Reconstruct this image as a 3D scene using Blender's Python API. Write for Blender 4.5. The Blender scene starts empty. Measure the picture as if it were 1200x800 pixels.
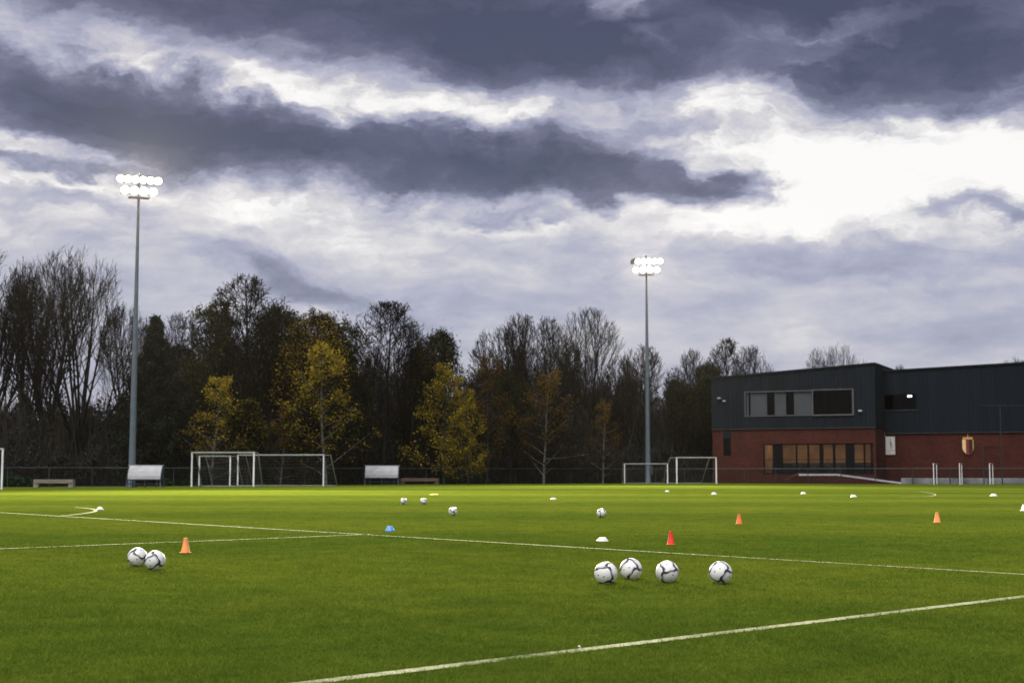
import bpy, bmesh, math, random
import numpy as np
from mathutils import Vector, Matrix, Quaternion

S = bpy.context.scene
COL = S.collection
R = math.radians

# ------------------------------------------------------------------ camera
CAM_H, F_PX, PITCH = 1.05, 1667.0, R(5.24)
cp_, sp_ = math.cos(PITCH), math.sin(PITCH)
cam_d = bpy.data.cameras.new('camera')
cam_d.lens, cam_d.sensor_width, cam_d.clip_end, cam_d.clip_start = 50.01, 36.0, 3000.0, 0.1
cam_d.dof.use_dof = True
cam_d.dof.focus_distance = 13.5
cam_d.dof.aperture_fstop = 4.0
cam = bpy.data.objects.new('camera', cam_d)
COL.objects.link(cam)
cam.location = (0, 0, CAM_H)
cam.rotation_euler = (math.pi/2 + PITCH, 0, 0)
S.camera = cam


def ray(px, py):
    xc, yc = (px-600)/F_PX, -(py-400)/F_PX
    return xc, cp_ - yc*sp_, sp_ + yc*cp_


def G(px, py):                       # ground point seen at a pixel of the 1200x800 photograph
    x, y, z = ray(px, py)
    t = -CAM_H/z
    return Vector((x*t, y*t, 0))


def W(px, py, Y):                    # point at depth Y
    x, y, z = ray(px, py)
    return Vector((x*Y/y, Y, CAM_H + z*Y/y))


def GX(px, Y):
    return Vector(((px-600)/F_PX*Y, Y, 0))


# ------------------------------------------------------------------ render settings
S.render.engine = 'CYCLES'
S.cycles.use_denoising = True
S.cycles.max_bounces = 6
S.cycles.diffuse_bounces = 3
S.cycles.glossy_bounces = 3
S.cycles.transparent_max_bounces = 12
S.cycles.caustics_reflective = S.cycles.caustics_refractive = False
S.cycles.sample_clamp_indirect = 4.0
S.cycles.use_adaptive_sampling = True
S.cycles.adaptive_threshold = 0.012
S.view_settings.view_transform = 'Standard'
S.view_settings.look = 'None'
S.view_settings.exposure = 1.25
S.view_settings.gamma = 1.0

# ------------------------------------------------------------------ tagging helpers


def tag(o, label=None, cat=None, group=None, kind=None):
    for k, v in (('label', label), ('category', cat), ('group', group), ('kind', kind)):
        if v:
            o[k] = v
    return o


def empty(name, loc=(0, 0, 0), rz=0.0, label=None, cat=None, group=None):
    o = bpy.data.objects.new(name, None)
    COL.objects.link(o)
    o.empty_display_size = 0.2
    o.location = loc
    o.rotation_euler = (0, 0, rz)
    return tag(o, label, cat, group)


def link_mesh(name, me, mats, parent=None):
    o = bpy.data.objects.new(name, me)
    COL.objects.link(o)
    for m in (mats if isinstance(mats, (list, tuple)) else [mats]):
        if me.materials.find(m.name) < 0:
            me.materials.append(m)
    if parent is not None:
        o.parent = parent
    return o


def copy_tree(o, parent=None):
    c = o.copy()
    COL.objects.link(c)
    c.parent = parent
    for ch in list(o.children):
        copy_tree(ch, c)
    return c


class MB:
    """collects shapes into one mesh"""

    def __init__(self):
        self.v, self.f, self.mi, self.sm = [], [], [], []

    def add(self, vs, fs, mi=0, smooth=False):
        n = len(self.v)
        self.v += [tuple(p) for p in vs]
        self.f += [tuple(i+n for i in q) for q in fs]
        self.mi += [mi]*len(fs)
        self.sm += [smooth]*len(fs)
        return self

    def box(self, c, s, rz=0.0, mi=0, M=None, bev=0.0):
        x, y, z = (k/2 for k in s)
        if bev > 0:
            b = min(bev, x*.9, y*.9, z*.9)
            vs, fs = [], []
            # chamfered box
            for sx in (-1, 1):
                for sy in (-1, 1):
                    for sz in (-1, 1):
                        vs += [(sx*x, sy*(y-b), sz*(z-b)), (sx*(x-b), sy*y, sz*(z-b)), (sx*(x-b), sy*(y-b), sz*z)]
            bm = bmesh.new()
            for p in vs:
                bm.verts.new(p)
            bmesh.ops.convex_hull(bm, input=bm.verts)
            bm.verts.index_update()
            vs = [v.co.copy() for v in bm.verts]
            fs = [[v.index for v in f.verts] for f in bm.faces]
            bm.free()
        else:
            vs = [Vector((sx*x, sy*y, sz*z)) for sx in (-1, 1) for sy in (-1, 1) for sz in (-1, 1)]
            fs = [(0, 1, 3, 2), (4, 6, 7, 5), (0, 4, 5, 1), (2, 3, 7, 6), (0, 2, 6, 4), (1, 5, 7, 3)]
        Mx = Matrix.Translation(c) @ (M if M is not None else Matrix.Rotation(rz, 4, 'Z'))
        return self.add([Mx @ Vector(p) for p in vs], fs, mi)

    def tube(self, pts, r, n=8, mi=0, cap=True, r1=None):
        pts = [Vector(p) for p in pts]
        k = len(pts)
        vs, fs = [], []
        for i, p in enumerate(pts):
            d = (pts[min(i+1, k-1)] - pts[max(i-1, 0)]).normalized()
            a = d.orthogonal().normalized() if abs(d.z) > .9 else Vector((-d.y, d.x, 0)).normalized()
            b = d.cross(a)
            rr = r if r1 is None else r + (r1-r)*i/(k-1)
            for j in range(n):
                t = 2*math.pi*(j+.5)/n
                vs.append(p + (a*math.cos(t) + b*math.sin(t))*rr)
        for i in range(k-1):
            for j in range(n):
                fs.append((i*n+j, i*n+(j+1) % n, (i+1)*n+(j+1) % n, (i+1)*n+j))
        self.add(vs, fs, mi, n > 4)
        if cap:
            m = len(self.v) - len(vs)
            for st in (0, (k-1)*n):
                self.f.append(tuple(m+st+j for j in range(n)))
                self.mi.append(mi)
                self.sm.append(False)
        return self

    def lathe(self, prof, n=24, mi=0, M=None, smooth=True):
        vs, fs = [], []
        for (r, z) in prof:
            for j in range(n):
                t = 2*math.pi*j/n
                vs.append(Vector((r*math.cos(t), r*math.sin(t), z)))
        for i in range(len(prof)-1):
            for j in range(n):
                fs.append((i*n+j, i*n+(j+1) % n, (i+1)*n+(j+1) % n, (i+1)*n+j))
        if M is not None:
            vs = [M @ p for p in vs]
        return self.add(vs, fs, mi, smooth)

    def build(self, name, mats, parent=None):
        me = bpy.data.meshes.new(name)
        me.from_pydata(self.v, [], self.f)
        o = link_mesh(name, me, mats, parent)
        me.polygons.foreach_set('material_index', self.mi)
        me.polygons.foreach_set('use_smooth', self.sm)
        me.update()
        return o


# ------------------------------------------------------------------ materials
def nodes(name):
    m = bpy.data.materials.new(name)
    m.use_nodes = True
    nt = m.node_tree
    return m, nt, nt.nodes, nt.links, nt.nodes['Principled BSDF']


def rgb(c):
    return (c[0], c[1], c[2], 1.0)


def pmat(name, c1, c2=None, scale=6.0, rough=0.6, metal=0.0, bump=0.0, spec=0.5, stretch=(1, 1, 1), detail=5, lo=.35, hi=.65):
    """principled material whose colour wanders between c1 and c2 over object space"""
    m, nt, N, L, P = nodes(name)
    P.inputs['Roughness'].default_value = rough
    P.inputs['Metallic'].default_value = metal
    P.inputs['Specular IOR Level'].default_value = spec
    if c2 is None:
        c2 = tuple(k*.75 for k in c1)
    tc = N.new('ShaderNodeTexCoord')
    mp = N.new('ShaderNodeMapping')
    mp.inputs['Scale'].default_value = stretch
    nz = N.new('ShaderNodeTexNoise')
    nz.inputs['Scale'].default_value = scale
    nz.inputs['Detail'].default_value = detail
    rp = N.new('ShaderNodeValToRGB')
    rp.color_ramp.elements[0].position, rp.color_ramp.elements[1].position = lo, hi
    rp.color_ramp.elements[0].color, rp.color_ramp.elements[1].color = rgb(c1), rgb(c2)
    L.new(tc.outputs['Object'], mp.inputs['Vector'])
    L.new(mp.outputs['Vector'], nz.inputs['Vector'])
    L.new(nz.outputs['Fac'], rp.inputs['Fac'])
    L.new(rp.outputs['Color'], P.inputs['Base Color'])
    if bump:
        b = N.new('ShaderNodeBump')
        b.inputs['Strength'].default_value = bump
        b.inputs['Distance'].default_value = .02
        L.new(nz.outputs['Fac'], b.inputs['Height'])
        L.new(b.outputs['Normal'], P.inputs['Normal'])
    return m


def emis(name, col, strength):
    m, nt, N, L, P = nodes(name)
    P.inputs['Base Color'].default_value = rgb(col)
    P.inputs['Emission Color'].default_value = rgb(col)
    P.inputs['Emission Strength'].default_value = strength
    return m


def leafmat(name, cols, rough=.7, trans=.35):
    m, nt, N, L, P = nodes(name)
    N.remove(P)
    out = N['Material Output']
    at = N.new('ShaderNodeAttribute')
    at.attribute_name = 'tint'
    rp = N.new('ShaderNodeValToRGB')
    e = rp.color_ramp.elements
    while len(e) < len(cols):
        e.new(.5)
    for i, c in enumerate(cols):
        e[i].position = i/(len(cols)-1)
        e[i].color = rgb(c)
    d = N.new('ShaderNodeBsdfDiffuse')
    t = N.new('ShaderNodeBsdfTranslucent')
    mx = N.new('ShaderNodeMixShader')
    mx.inputs[0].default_value = trans
    L.new(at.outputs['Fac'], rp.inputs['Fac'])
    L.new(rp.outputs['Color'], d.inputs['Color'])
    L.new(rp.outputs['Color'], t.inputs['Color'])
    L.new(d.outputs[0], mx.inputs[1])
    L.new(t.outputs[0], mx.inputs[2])
    L.new(mx.outputs[0], out.inputs['Surface'])
    return m


def glassmat(name, tint=(.5, .55, .58), refl=1.0):
    m, nt, N, L, P = nodes(name)
    N.remove(P)
    out = N['Material Output']
    fr = N.new('ShaderNodeFresnel')
    fr.inputs['IOR'].default_value = 1.5
    g = N.new('ShaderNodeBsdfGlossy')
    g.inputs['Roughness'].default_value = .02
    g.inputs['Color'].default_value = (refl, refl, refl, 1)
    t = N.new('ShaderNodeBsdfTransparent')
    t.inputs['Color'].default_value = rgb(tint)
    mx = N.new('ShaderNodeMixShader')
    L.new(fr.outputs[0], mx.inputs[0])
    L.new(t.outputs[0], mx.inputs[1])
    L.new(g.outputs[0], mx.inputs[2])
    L.new(mx.outputs[0], out.inputs['Surface'])
    return m


def lens_mat():
    m, nt, N, L, P = nodes('lit_lamp_lens')
    at = N.new('ShaderNodeAttribute')
    at.attribute_name = 'tint'
    rp = N.new('ShaderNodeValToRGB')
    e = rp.color_ramp.elements
    e[0].color, e[1].color = (3.2, 2.8, 1.9, 1), (26, 25, 22, 1)
    e[0].position, e[1].position = 0, .75
    k = e.new(.3)
    k.color = (9, 8.4, 6.8, 1)
    L.new(at.outputs['Fac'], rp.inputs['Fac'])
    L.new(rp.outputs['Color'], P.inputs['Emission Color'])
    P.inputs['Emission Strength'].default_value = 1.0
    return m


M = {}
M['galv'] = pmat('galvanised_steel', (.13, .165, .20), (.10, .13, .16), 3, .45, .3)
M['bluesteel'] = pmat('blue_grey_steel', (.035, .055, .08), (.025, .04, .06), 3, .5)
M['white_metal'] = pmat('white_powder_coat', (.50, .51, .50), (.34, .36, .35), 2.5, .45, stretch=(1, 1, .4))
M['net'] = pmat('grey_goal_net', (.09, .095, .095), (.06, .062, .062), 2, .8)
M['darkgreen'] = pmat('dark_green_steel', (.008, .013, .012), (.005, .008, .008), 4, .6, spec=.2)
M['rail'] = pmat('pale_rail_steel', (.05, .065, .055), (.016, .022, .02), .25, .5)
M['housing'] = pmat('lamp_housing', (.05, .052, .055), (.035, .037, .04), 5, .5)
M['lens'] = lens_mat()
M['lens_off'] = pmat('unlit_lamp_glass', (.03, .035, .04), (.02, .02, .025), 3, .15)
M['panel_white'] = pmat('weathered_white_panel', (.34, .35, .375), (.25, .26, .285), 1.6, .5, stretch=(1, 1, 2.2))
M['concrete'] = pmat('old_concrete', (.34, .32, .29), (.2, .19, .17), 2.2, .85, bump=.3)
M['bench_wood'] = pmat('weathered_bench_wood', (.26, .22, .18), (.14, .12, .10), 2.0, .8, stretch=(1, 1, 6))
M['bench_brown'] = pmat('brown_bench_wood', (.11, .07, .045), (.06, .04, .03), 2.0, .8, stretch=(1, 1, 6))
M['bark'] = pmat('dark_bark', (.020, .018, .018), (.011, .010, .010), 4, .9, stretch=(1, 1, .3), spec=0.0)
M['twig'] = pmat('bare_twig', (.016, .013, .013), (.009, .008, .0085), 2, .9, spec=0.0)
M['birch'] = pmat('pale_birch_bark', (.17, .16, .15), (.06, .057, .053), 3.0, .8, stretch=(1, 1, 2.5), spec=0.0)
M['grey_bark'] = pmat('greyish_bark', (.045, .042, .04), (.02, .019, .018), 3.0, .9, stretch=(1, 1, .4), spec=0.0)
M['soil'] = pmat('leaf_litter_ground', (.022, .020, .014), (.012, .012, .010), .8, .95)
M['flashing'] = pmat('dull_metal_flashing', (.06, .055, .06), (.035, .033, .036), .6, .6)
M['lampwhite'] = pmat('white_lamp_casing', (.42, .42, .43), (.34, .34, .35), 3, .5)
M['roof'] = pmat('grey_roof_sheet', (.018, .022, .028), (.012, .015, .02), 1, .8, spec=.1)
M['winframe'] = pmat('white_window_frame', (.10, .10, .11), (.07, .07, .08), 2, .5)
M['darkframe'] = pmat('dark_window_frame', (.006, .0065, .008), (.004, .005, .006), 3, .6, spec=.1)
M['greypanel'] = pmat('pale_infill_panel', (.05, .058, .072), (.04, .047, .058), .8, .6)
M['glass'] = glassmat('window_glass', (.62, .66, .66), .55)
M['glass_dark'] = glassmat('dark_window_glass', (.25, .28, .3), .22)
M['room_dark'] = pmat('unlit_room_wall', (.03, .03, .032), (.02, .02, .022), .7, .9)
M['room_warm'] = pmat('warm_wood_wall', (.34, .19, .09), (.22, .11, .05), .7, .8, stretch=(1, 1, 1))
M['room_lamp'] = emis('ceiling_lamp_glow', (1.0, .78, .48), 10)
M['office_lamp'] = emis('office_lamp_glow', (1.0, .95, .8), 5)
M['coping'] = pmat('pale_coping', (.62, .60, .62), (.42, .41, .44), .7, .7)
M['lowwall'] = pmat('grey_low_wall', (.30, .31, .33), (.12, .12, .13), .55, .8, lo=.42, hi=.62)
M['cone_orange'] = pmat('orange_cone_plastic', (.75, .17, .03), (.66, .14, .025), 9, .7)
M['cone_pale'] = pmat('faded_orange_cone_plastic', (.82, .30, .08), (.72, .24, .06), 9, .7)
M['cone_red'] = pmat('red_cone_plastic', (.70, .030, .010), (.6, .022, .008), 9, .7)
M['cone_rim'] = pmat('orange_cone_edge', (.80, .17, .04), (.7, .13, .03), 9, .7)
M['disc_white'] = pmat('white_marker_plastic', (.80, .81, .78), (.70, .72, .66), 9, .45)
M['disc_blue'] = pmat('blue_marker_plastic', (.10, .34, .72), (.07, .26, .6), 9, .45)
M['disc_yellow'] = pmat('yellow_marker_plastic', (.72, .68, .22), (.6, .58, .16), 9, .5)
M['tape'] = pmat('white_tape', (.8, .78, .74), (.7, .66, .6), 9, .6)

# ball skin
M['ball_white'] = pmat('ball_white_skin', (.76, .76, .76), (.58, .59, .53), 9, .42, lo=.55, hi=.8)
M['ball_dark'] = pmat('ball_dark_panel', (.022, .025, .034), (.04, .044, .06), 8, .4)
M['ball_line'] = pmat('ball_gold_grey_line', (.22, .19, .15), (.15, .15, .17), 6, .4)
M['ball_blue'] = pmat('ball_slate_panel', (.11, .12, .17), (.07, .085, .12), 6, .4)


def brick_mat():
    m, nt, N, L, P = nodes('red_brick')
    tc = N.new('ShaderNodeTexCoord')
    mp = N.new('ShaderNodeMapping')
    mp.inputs['Rotation'].default_value = (R(90), 0, 0)
    br = N.new('ShaderNodeTexBrick')
    br.inputs['Color1'].default_value = (.088, .026, .019, 1)
    br.inputs['Color2'].default_value = (.058, .018, .0145, 1)
    br.inputs['Mortar'].default_value = (.055, .03, .025, 1)
    br.inputs['Scale'].default_value = 2.2
    br.inputs['Mortar Size'].default_value = .018
    nz = N.new('ShaderNodeTexNoise')
    nz.inputs['Scale'].default_value = .6
    nz.inputs['Detail'].default_value = 6
    mx = N.new('ShaderNodeMix')
    mx.data_type = 'RGBA'
    mx.blend_type = 'MULTIPLY'
    mx.inputs[0].default_value = .55
    rp = N.new('ShaderNodeValToRGB')
    rp.color_ramp.elements[0].position, rp.color_ramp.elements[1].position = .3, .7
    rp.color_ramp.elements[0].color, rp.color_ramp.elements[1].color = (.55, .55, .6, 1), (1.15, 1.05, 1, 1)
    L.new(tc.outputs['Object'], mp.inputs['Vector'])
    L.new(mp.outputs['Vector'], br.inputs['Vector'])
    L.new(tc.outputs['Object'], nz.inputs['Vector'])
    L.new(nz.outputs['Fac'], rp.inputs['Fac'])
    L.new(br.outputs['Color'], mx.inputs[6])
    L.new(rp.outputs['Color'], mx.inputs[7])
    L.new(mx.outputs[2], P.inputs['Base Color'])
    P.inputs['Roughness'].default_value = .9
    P.inputs['Specular IOR Level'].default_value = .1
    return m


M['brick'] = brick_mat()
M['cladding'] = pmat('dark_blue_grey_cladding', (.0105, .0155, .0235), (.0075, .011, .017), .35, .6, spec=.12, stretch=(3, 3, .12), detail=6)


# grass -------------------------------------------------------------------------
U_ANG = R(43.0)                       # direction of the near touchline


def grass_colour(N, L, vec):
    """base colour of the turf over the ground plane (shared by the sheet and the blades)"""
    def noise(scale, detail, vin=vec):
        n = N.new('ShaderNodeTexNoise')
        n.inputs['Scale'].default_value = scale
        n.inputs['Detail'].default_value = detail
        L.new(vin, n.inputs['Vector'])
        return n.outputs['Fac']

    def ramp(fac, a, b, p0=.3, p1=.7):
        r = N.new('ShaderNodeValToRGB')
        r.color_ramp.elements[0].position, r.color_ramp.elements[1].position = p0, p1
        r.color_ramp.elements[0].color, r.color_ramp.elements[1].color = rgb(a), rgb(b)
        L.new(fac, r.inputs['Fac'])
        return r.outputs['Color']

    def mix(fac, a, b, mode='MIX'):
        m = N.new('ShaderNodeMix')
        m.data_type = 'RGBA'
        m.blend_type = mode
        if isinstance(fac, float):
            m.inputs[0].default_value = fac
        else:
            L.new(fac, m.inputs[0])
        L.new(a, m.inputs[6])
        L.new(b, m.inputs[7])
        return m.outputs[2]

    # mowing stripes: bands across the pitch
    mp = N.new('ShaderNodeMapping')
    mp.inputs['Rotation'].default_value = (0, 0, R(6))
    L.new(vec, mp.inputs['Vector'])
    sx = N.new('ShaderNodeSeparateXYZ')
    L.new(mp.outputs['Vector'], sx.inputs[0])
    wob = noise(.15, 3)
    a1 = N.new('ShaderNodeMath')
    a1.operation = 'MULTIPLY_ADD'
    L.new(wob, a1.inputs[0])
    a1.inputs[1].default_value = 3.0
    L.new(sx.outputs['Y'], a1.inputs[2])
    a2 = N.new('ShaderNodeMath')
    a2.operation = 'MULTIPLY'
    L.new(a1.outputs[0], a2.inputs[0])
    a2.inputs[1].default_value = 2*math.pi/13.0
    a3 = N.new('ShaderNodeMath')
    a3.operation = 'SINE'
    L.new(a2.outputs[0], a3.inputs[0])
    a4 = N.new('ShaderNodeMapRange')
    a4.inputs['From Min'].default_value, a4.inputs['From Max'].default_value = -.6, .6
    L.new(a3.outputs[0], a4.inputs['Value'])
    stripe = ramp(a4.outputs[0], (.82, .87, .86), (1.13, 1.07, 1.0), 0, 1)
    base = ramp(noise(.35, 6), (.085, .127, .0150), (.107, .140, .0165), .35, .65)
    blot = ramp(noise(1.7, 5), (.83, .87, .87), (1.16, 1.10, 1.05), .33, .68)
    c = mix(1.0, base, blot, 'MULTIPLY')
    c = mix(.8, c, stripe, 'MULTIPLY')
    fine = ramp(noise(9.0, 4), (.80, .84, .8), (1.18, 1.14, 1.2), .3, .7)
    c = mix(.8, c, fine, 'MULTIPLY')
    return c


def turf_mat():
    m, nt, N, L, P = nodes('mown_turf')
    tc = N.new('ShaderNodeTexCoord')
    c = grass_colour(N, L, tc.outputs['Object'])
    hs = N.new('ShaderNodeHueSaturation')
    hs.inputs['Value'].default_value = .85
    L.new(c, hs.inputs['Color'])
    L.new(hs.outputs['Color'], P.inputs['Base Color'])
    P.inputs['Roughness'].default_value = .95
    P.inputs['Specular IOR Level'].default_value = 0.0
    nz = N.new('ShaderNodeTexNoise')
    nz.inputs['Scale'].default_value = 28
    nz.inputs['Detail'].default_value = 6
    L.new(tc.outputs['Object'], nz.inputs['Vector'])
    b = N.new('ShaderNodeBump')
    b.inputs['Strength'].default_value = .7
    b.inputs['Distance'].default_value = .03
    L.new(nz.outputs['Fac'], b.inputs['Height'])
    L.new(b.outputs['Normal'], P.inputs['Normal'])
    return m


def blade_mat(painted=False):
    m, nt, N, L, P = nodes('painted_grass_blade' if painted else 'grass_blade')
    N.remove(P)
    out = N['Material Output']
    tc = N.new('ShaderNodeTexCoord')
    at = N.new('ShaderNodeAttribute')
    at.attribute_name = 'tint'
    if painted:
        r = N.new('ShaderNodeValToRGB')
        r.color_ramp.elements[0].color, r.color_ramp.elements[1].color = (.11, .15, .035, 1), (.33, .36, .22, 1)
        r.color_ramp.elements[0].position, r.color_ramp.elements[1].position = .05, .6
        L.new(at.outputs['Fac'], r.inputs['Fac'])
        col = r.outputs['Color']
    else:
        c = grass_colour(N, L, tc.outputs['Object'])
        r = N.new('ShaderNodeValToRGB')
        e = r.color_ramp.elements
        e[0].color, e[1].color = (.72, .84, .75, 1), (1.62, 1.58, 2.0, 1)
        e[0].position, e[1].position = 0, 1
        k = e.new(.6)
        k.color = (1.15, 1.22, 1.2, 1)
        L.new(at.outputs['Fac'], r.inputs['Fac'])
        mx = N.new('ShaderNodeMix')
        mx.data_type = 'RGBA'
        mx.blend_type = 'MULTIPLY'
        mx.inputs[0].default_value = 1.0
        L.new(c, mx.inputs[6])
        L.new(r.outputs['Color'], mx.inputs[7])
        col = mx.outputs[2]
    d = N.new('ShaderNodeBsdfDiffuse')
    t = N.new('ShaderNodeBsdfTranslucent')
    s = N.new('ShaderNodeMixShader')
    s.inputs[0].default_value = .35
    # blades lie every way: soften their normals towards the sky
    ge = N.new('ShaderNodeNewGeometry')
    va = N.new('ShaderNodeVectorMath')
    va.operation = 'ADD'
    va.inputs[1].default_value = (0, 0, 1.9)
    vn = N.new('ShaderNodeVectorMath')
    vn.operation = 'NORMALIZE'
    L.new(ge.outputs['Normal'], va.inputs[0])
    L.new(va.outputs[0], vn.inputs[0])
    L.new(vn.outputs[0], d.inputs['Normal'])
    L.new(col, d.inputs['Color'])
    L.new(col, t.inputs['Color'])
    L.new(d.outputs[0], s.inputs[1])
    L.new(t.outputs[0], s.inputs[2])
    L.new(s.outputs[0], out.inputs['Surface'])
    return m


def line_mat():
    m, nt, N, L, P = nodes('worn_line_paint')
    tc = N.new('ShaderNodeTexCoord')
    nz = N.new('ShaderNodeTexNoise')
    nz.inputs['Scale'].default_value = 7
    nz.inputs['Detail'].default_value = 8
    nz.inputs['Roughness'].default_value = .7
    rp = N.new('ShaderNodeValToRGB')
    rp.color_ramp.elements[0].position, rp.color_ramp.elements[1].position = .33, .55
    rp.color_ramp.elements[0].color, rp.color_ramp.elements[1].color = (.12, .16, .03, 1), (.31, .34, .19, 1)
    L.new(tc.outputs['Object'], nz.inputs['Vector'])
    L.new(nz.outputs['Fac'], rp.inputs['Fac'])
    L.new(rp.outputs['Color'], P.inputs['Base Color'])
    P.inputs['Roughness'].default_value = .9
    return m


M['turf'] = turf_mat()
M['blade'] = blade_mat()
M['blade_paint'] = blade_mat(True)
M['line'] = line_mat()

# ------------------------------------------------------------------ ground, pitch, lines
FENCE = [GX(-900, 70), GX(-120, 95), GX(60, 101.5), GX(250, 110), GX(500, 124), GX(700, 133), GX(835, 135), GX(1024, 126.5), GX(1200, 123.5), GX(1900, 112)]
gb = MB()
gb.add([(-1500, -300, -.03), (1500, -300, -.03), (1500, 1800, -.03), (-1500, 1800, -.03)], [(0, 1, 2, 3)])
tag(gb.build('ground', M['soil']), kind='structure')
pv = [(p.x, p.y, 0) for p in FENCE]
pv = [(p[0], p[1]+.25, 0) for p in pv]
front = [(-90, 40, 0), (-90, -40, 0), (170, -40, 0), (170, 60, 0)]
gb = MB()
poly = front + pv[::-1]
gb.add(poly, [tuple(range(len(poly)))])
tag(gb.build('pitch', M['turf']), kind='structure')

LINES = []                             # (polyline, width)


def ribbon(pts, w):
    pts = [Vector(p) for p in pts]
    mb = MB()
    vs = []
    for i, p in enumerate(pts):
        d = (pts[min(i+1, len(pts)-1)] - pts[max(i-1, 0)])
        n = Vector((-d.y, d.x, 0)).normalized()
        vs += [p + n*w/2 + Vector((0, 0, .005)), p - n*w/2 + Vector((0, 0, .005))]
    mb.add(vs, [(2*i, 2*i+1, 2*i+3, 2*i+2) for i in range(len(pts)-1)])
    LINES.append((pts, w))
    return tag(mb.build('pitch_line', M['line']), kind='structure')


def smooth(pts, k=6):
    out = []
    P = [pts[0]*2-pts[1]] + pts + [pts[-1]*2-pts[-2]]
    for i in range(1, len(P)-2):
        for j in range(k):
            t = j/k
            p0, p1, p2, p3 = P[i-1:i+3]
            out.append(.5*((2*p1) + (p2-p0)*t + (2*p0-5*p1+4*p2-p3)*t*t + (3*p1-p0-3*p2+p3)*t**3))
    return out + [pts[-1]]


a, b = G(365, 800), G(1200, 699)
d = (b-a).normalized()
ribbon([a - d*6, b + d*30], .115)
a2, b2 = G(0, 600.4), G(1200, 673)
d2 = (b2-a2).normalized()
ribbon([a2 - d2*25, b2 + d2*3.2], .10)
c1, c2 = G(0, 643), G(435, 626)
ribbon([c1 + (c1-c2).normalized()*9, c2], .10)
# penalty arc beyond the box line
arc = [G(70, 604.3), G(86, 602.9), G(100, 601.2), G(109, 599.6), G(112.5, 598.2), G(110.5, 596.8), G(103, 595.5), G(88, 594.3)]
ribbon(smooth(arc), .09)
arc = [G(1056, 582.5), G(1070, 582.2), G(1088, 581.3), G(1095, 580.2), G(1096, 579.2), G(1092, 577.8), G(1083, 576.3), G(1078, 575.7)]
ribbon(smooth(arc), .07)


# ------------------------------------------------------------------ grass blades
def blades():
    rng = np.random.default_rng(3)
    n = 1450000
    # distance law keeps roughly the same number of blades per square of view
    d0, d1 = 6.2, 55.0
    u = rng.random(n)
    d = 1/(1/d0 + u*(1/d1 - 1/d0))
    keep = rng.random(n) < np.clip((d1-d)/(d1-20), 0, 1)
    d = d[keep]
    n = len(d)
    half = .46*d + 4.5
    tt = rng.random(n)*2-1
    x = np.sign(tt)*np.abs(tt)**1.25*half
    y = d
    h = (.012 + .012*rng.random(n)) * (1 + .25*np.sin(x*3.1+y*1.7))
    w = np.maximum(.0028, d*.00033) * (0.7+.6*rng.random(n))
    az = rng.random(n)*2*np.pi
    lean = (.5+1.3*rng.random(n))*h
    la = rng.random(n)*2*np.pi
    ca, sa = np.cos(az), np.sin(az)
    V = np.empty((n, 3, 3), np.float32)
    V[:, 0] = np.stack([x-ca*w, y-sa*w, np.full(n, -.002)], 1)
    V[:, 1] = np.stack([x+ca*w, y+sa*w, np.full(n, -.002)], 1)
    V[:, 2] = np.stack([x+np.cos(la)*lean, y+np.sin(la)*lean, h], 1)
    fade = np.clip((d1-d)/(d1-18), 0, 1)
    h *= .35+.65*fade
    V[:, 2, 2] = h
    tv = rng.random(n)**1.3
    tv = .52 + (tv-.52)*(.25+.75*np.clip((26-d)/16, 0, 1))
    tint = np.repeat(tv.astype(np.float32), 3)
    mi = np.zeros(n, np.int32)
    for pts, wd in LINES:
        for p, q in zip(pts[:-1], pts[1:]):
            dx, dy = q.x-p.x, q.y-p.y
            l2 = dx*dx+dy*dy
            t = np.clip(((x-p.x)*dx+(y-p.y)*dy)/l2, 0, 1)
            dist = np.hypot(x-p.x-t*dx, y-p.y-t*dy)
            edge = wd/2 + .012*np.sin(x*37+y*29) + .02*(rng.random(n)-.5)
            mi[(dist < edge) & (rng.random(n) < .95)] = 1
    V[:, 2, 2] *= np.where(mi == 1, .45, 1.0)
    me = bpy.data.meshes.new('grass')
    me.vertices.add(n*3)
    me.vertices.foreach_set('co', V.ravel())
    me.loops.add(n*3)
    me.loops.foreach_set('vertex_index', np.arange(n*3, dtype=np.int32))
    me.polygons.add(n)
    me.polygons.foreach_set('loop_start', np.arange(0, n*3, 3, dtype=np.int32))
    me.polygons.foreach_set('material_index', mi)
    me.materials.append(M['blade'])
    me.materials.append(M['blade_paint'])
    at = me.attributes.new('tint', 'FLOAT', 'POINT')
    at.data.foreach_set('value', tint)
    me.update()
    me.validate()
    o = bpy.data.objects.new('grass', me)
    COL.objects.link(o)
    tag(o, 'short mown green grass of the football pitch', 'grass', kind='stuff')


blades()


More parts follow.
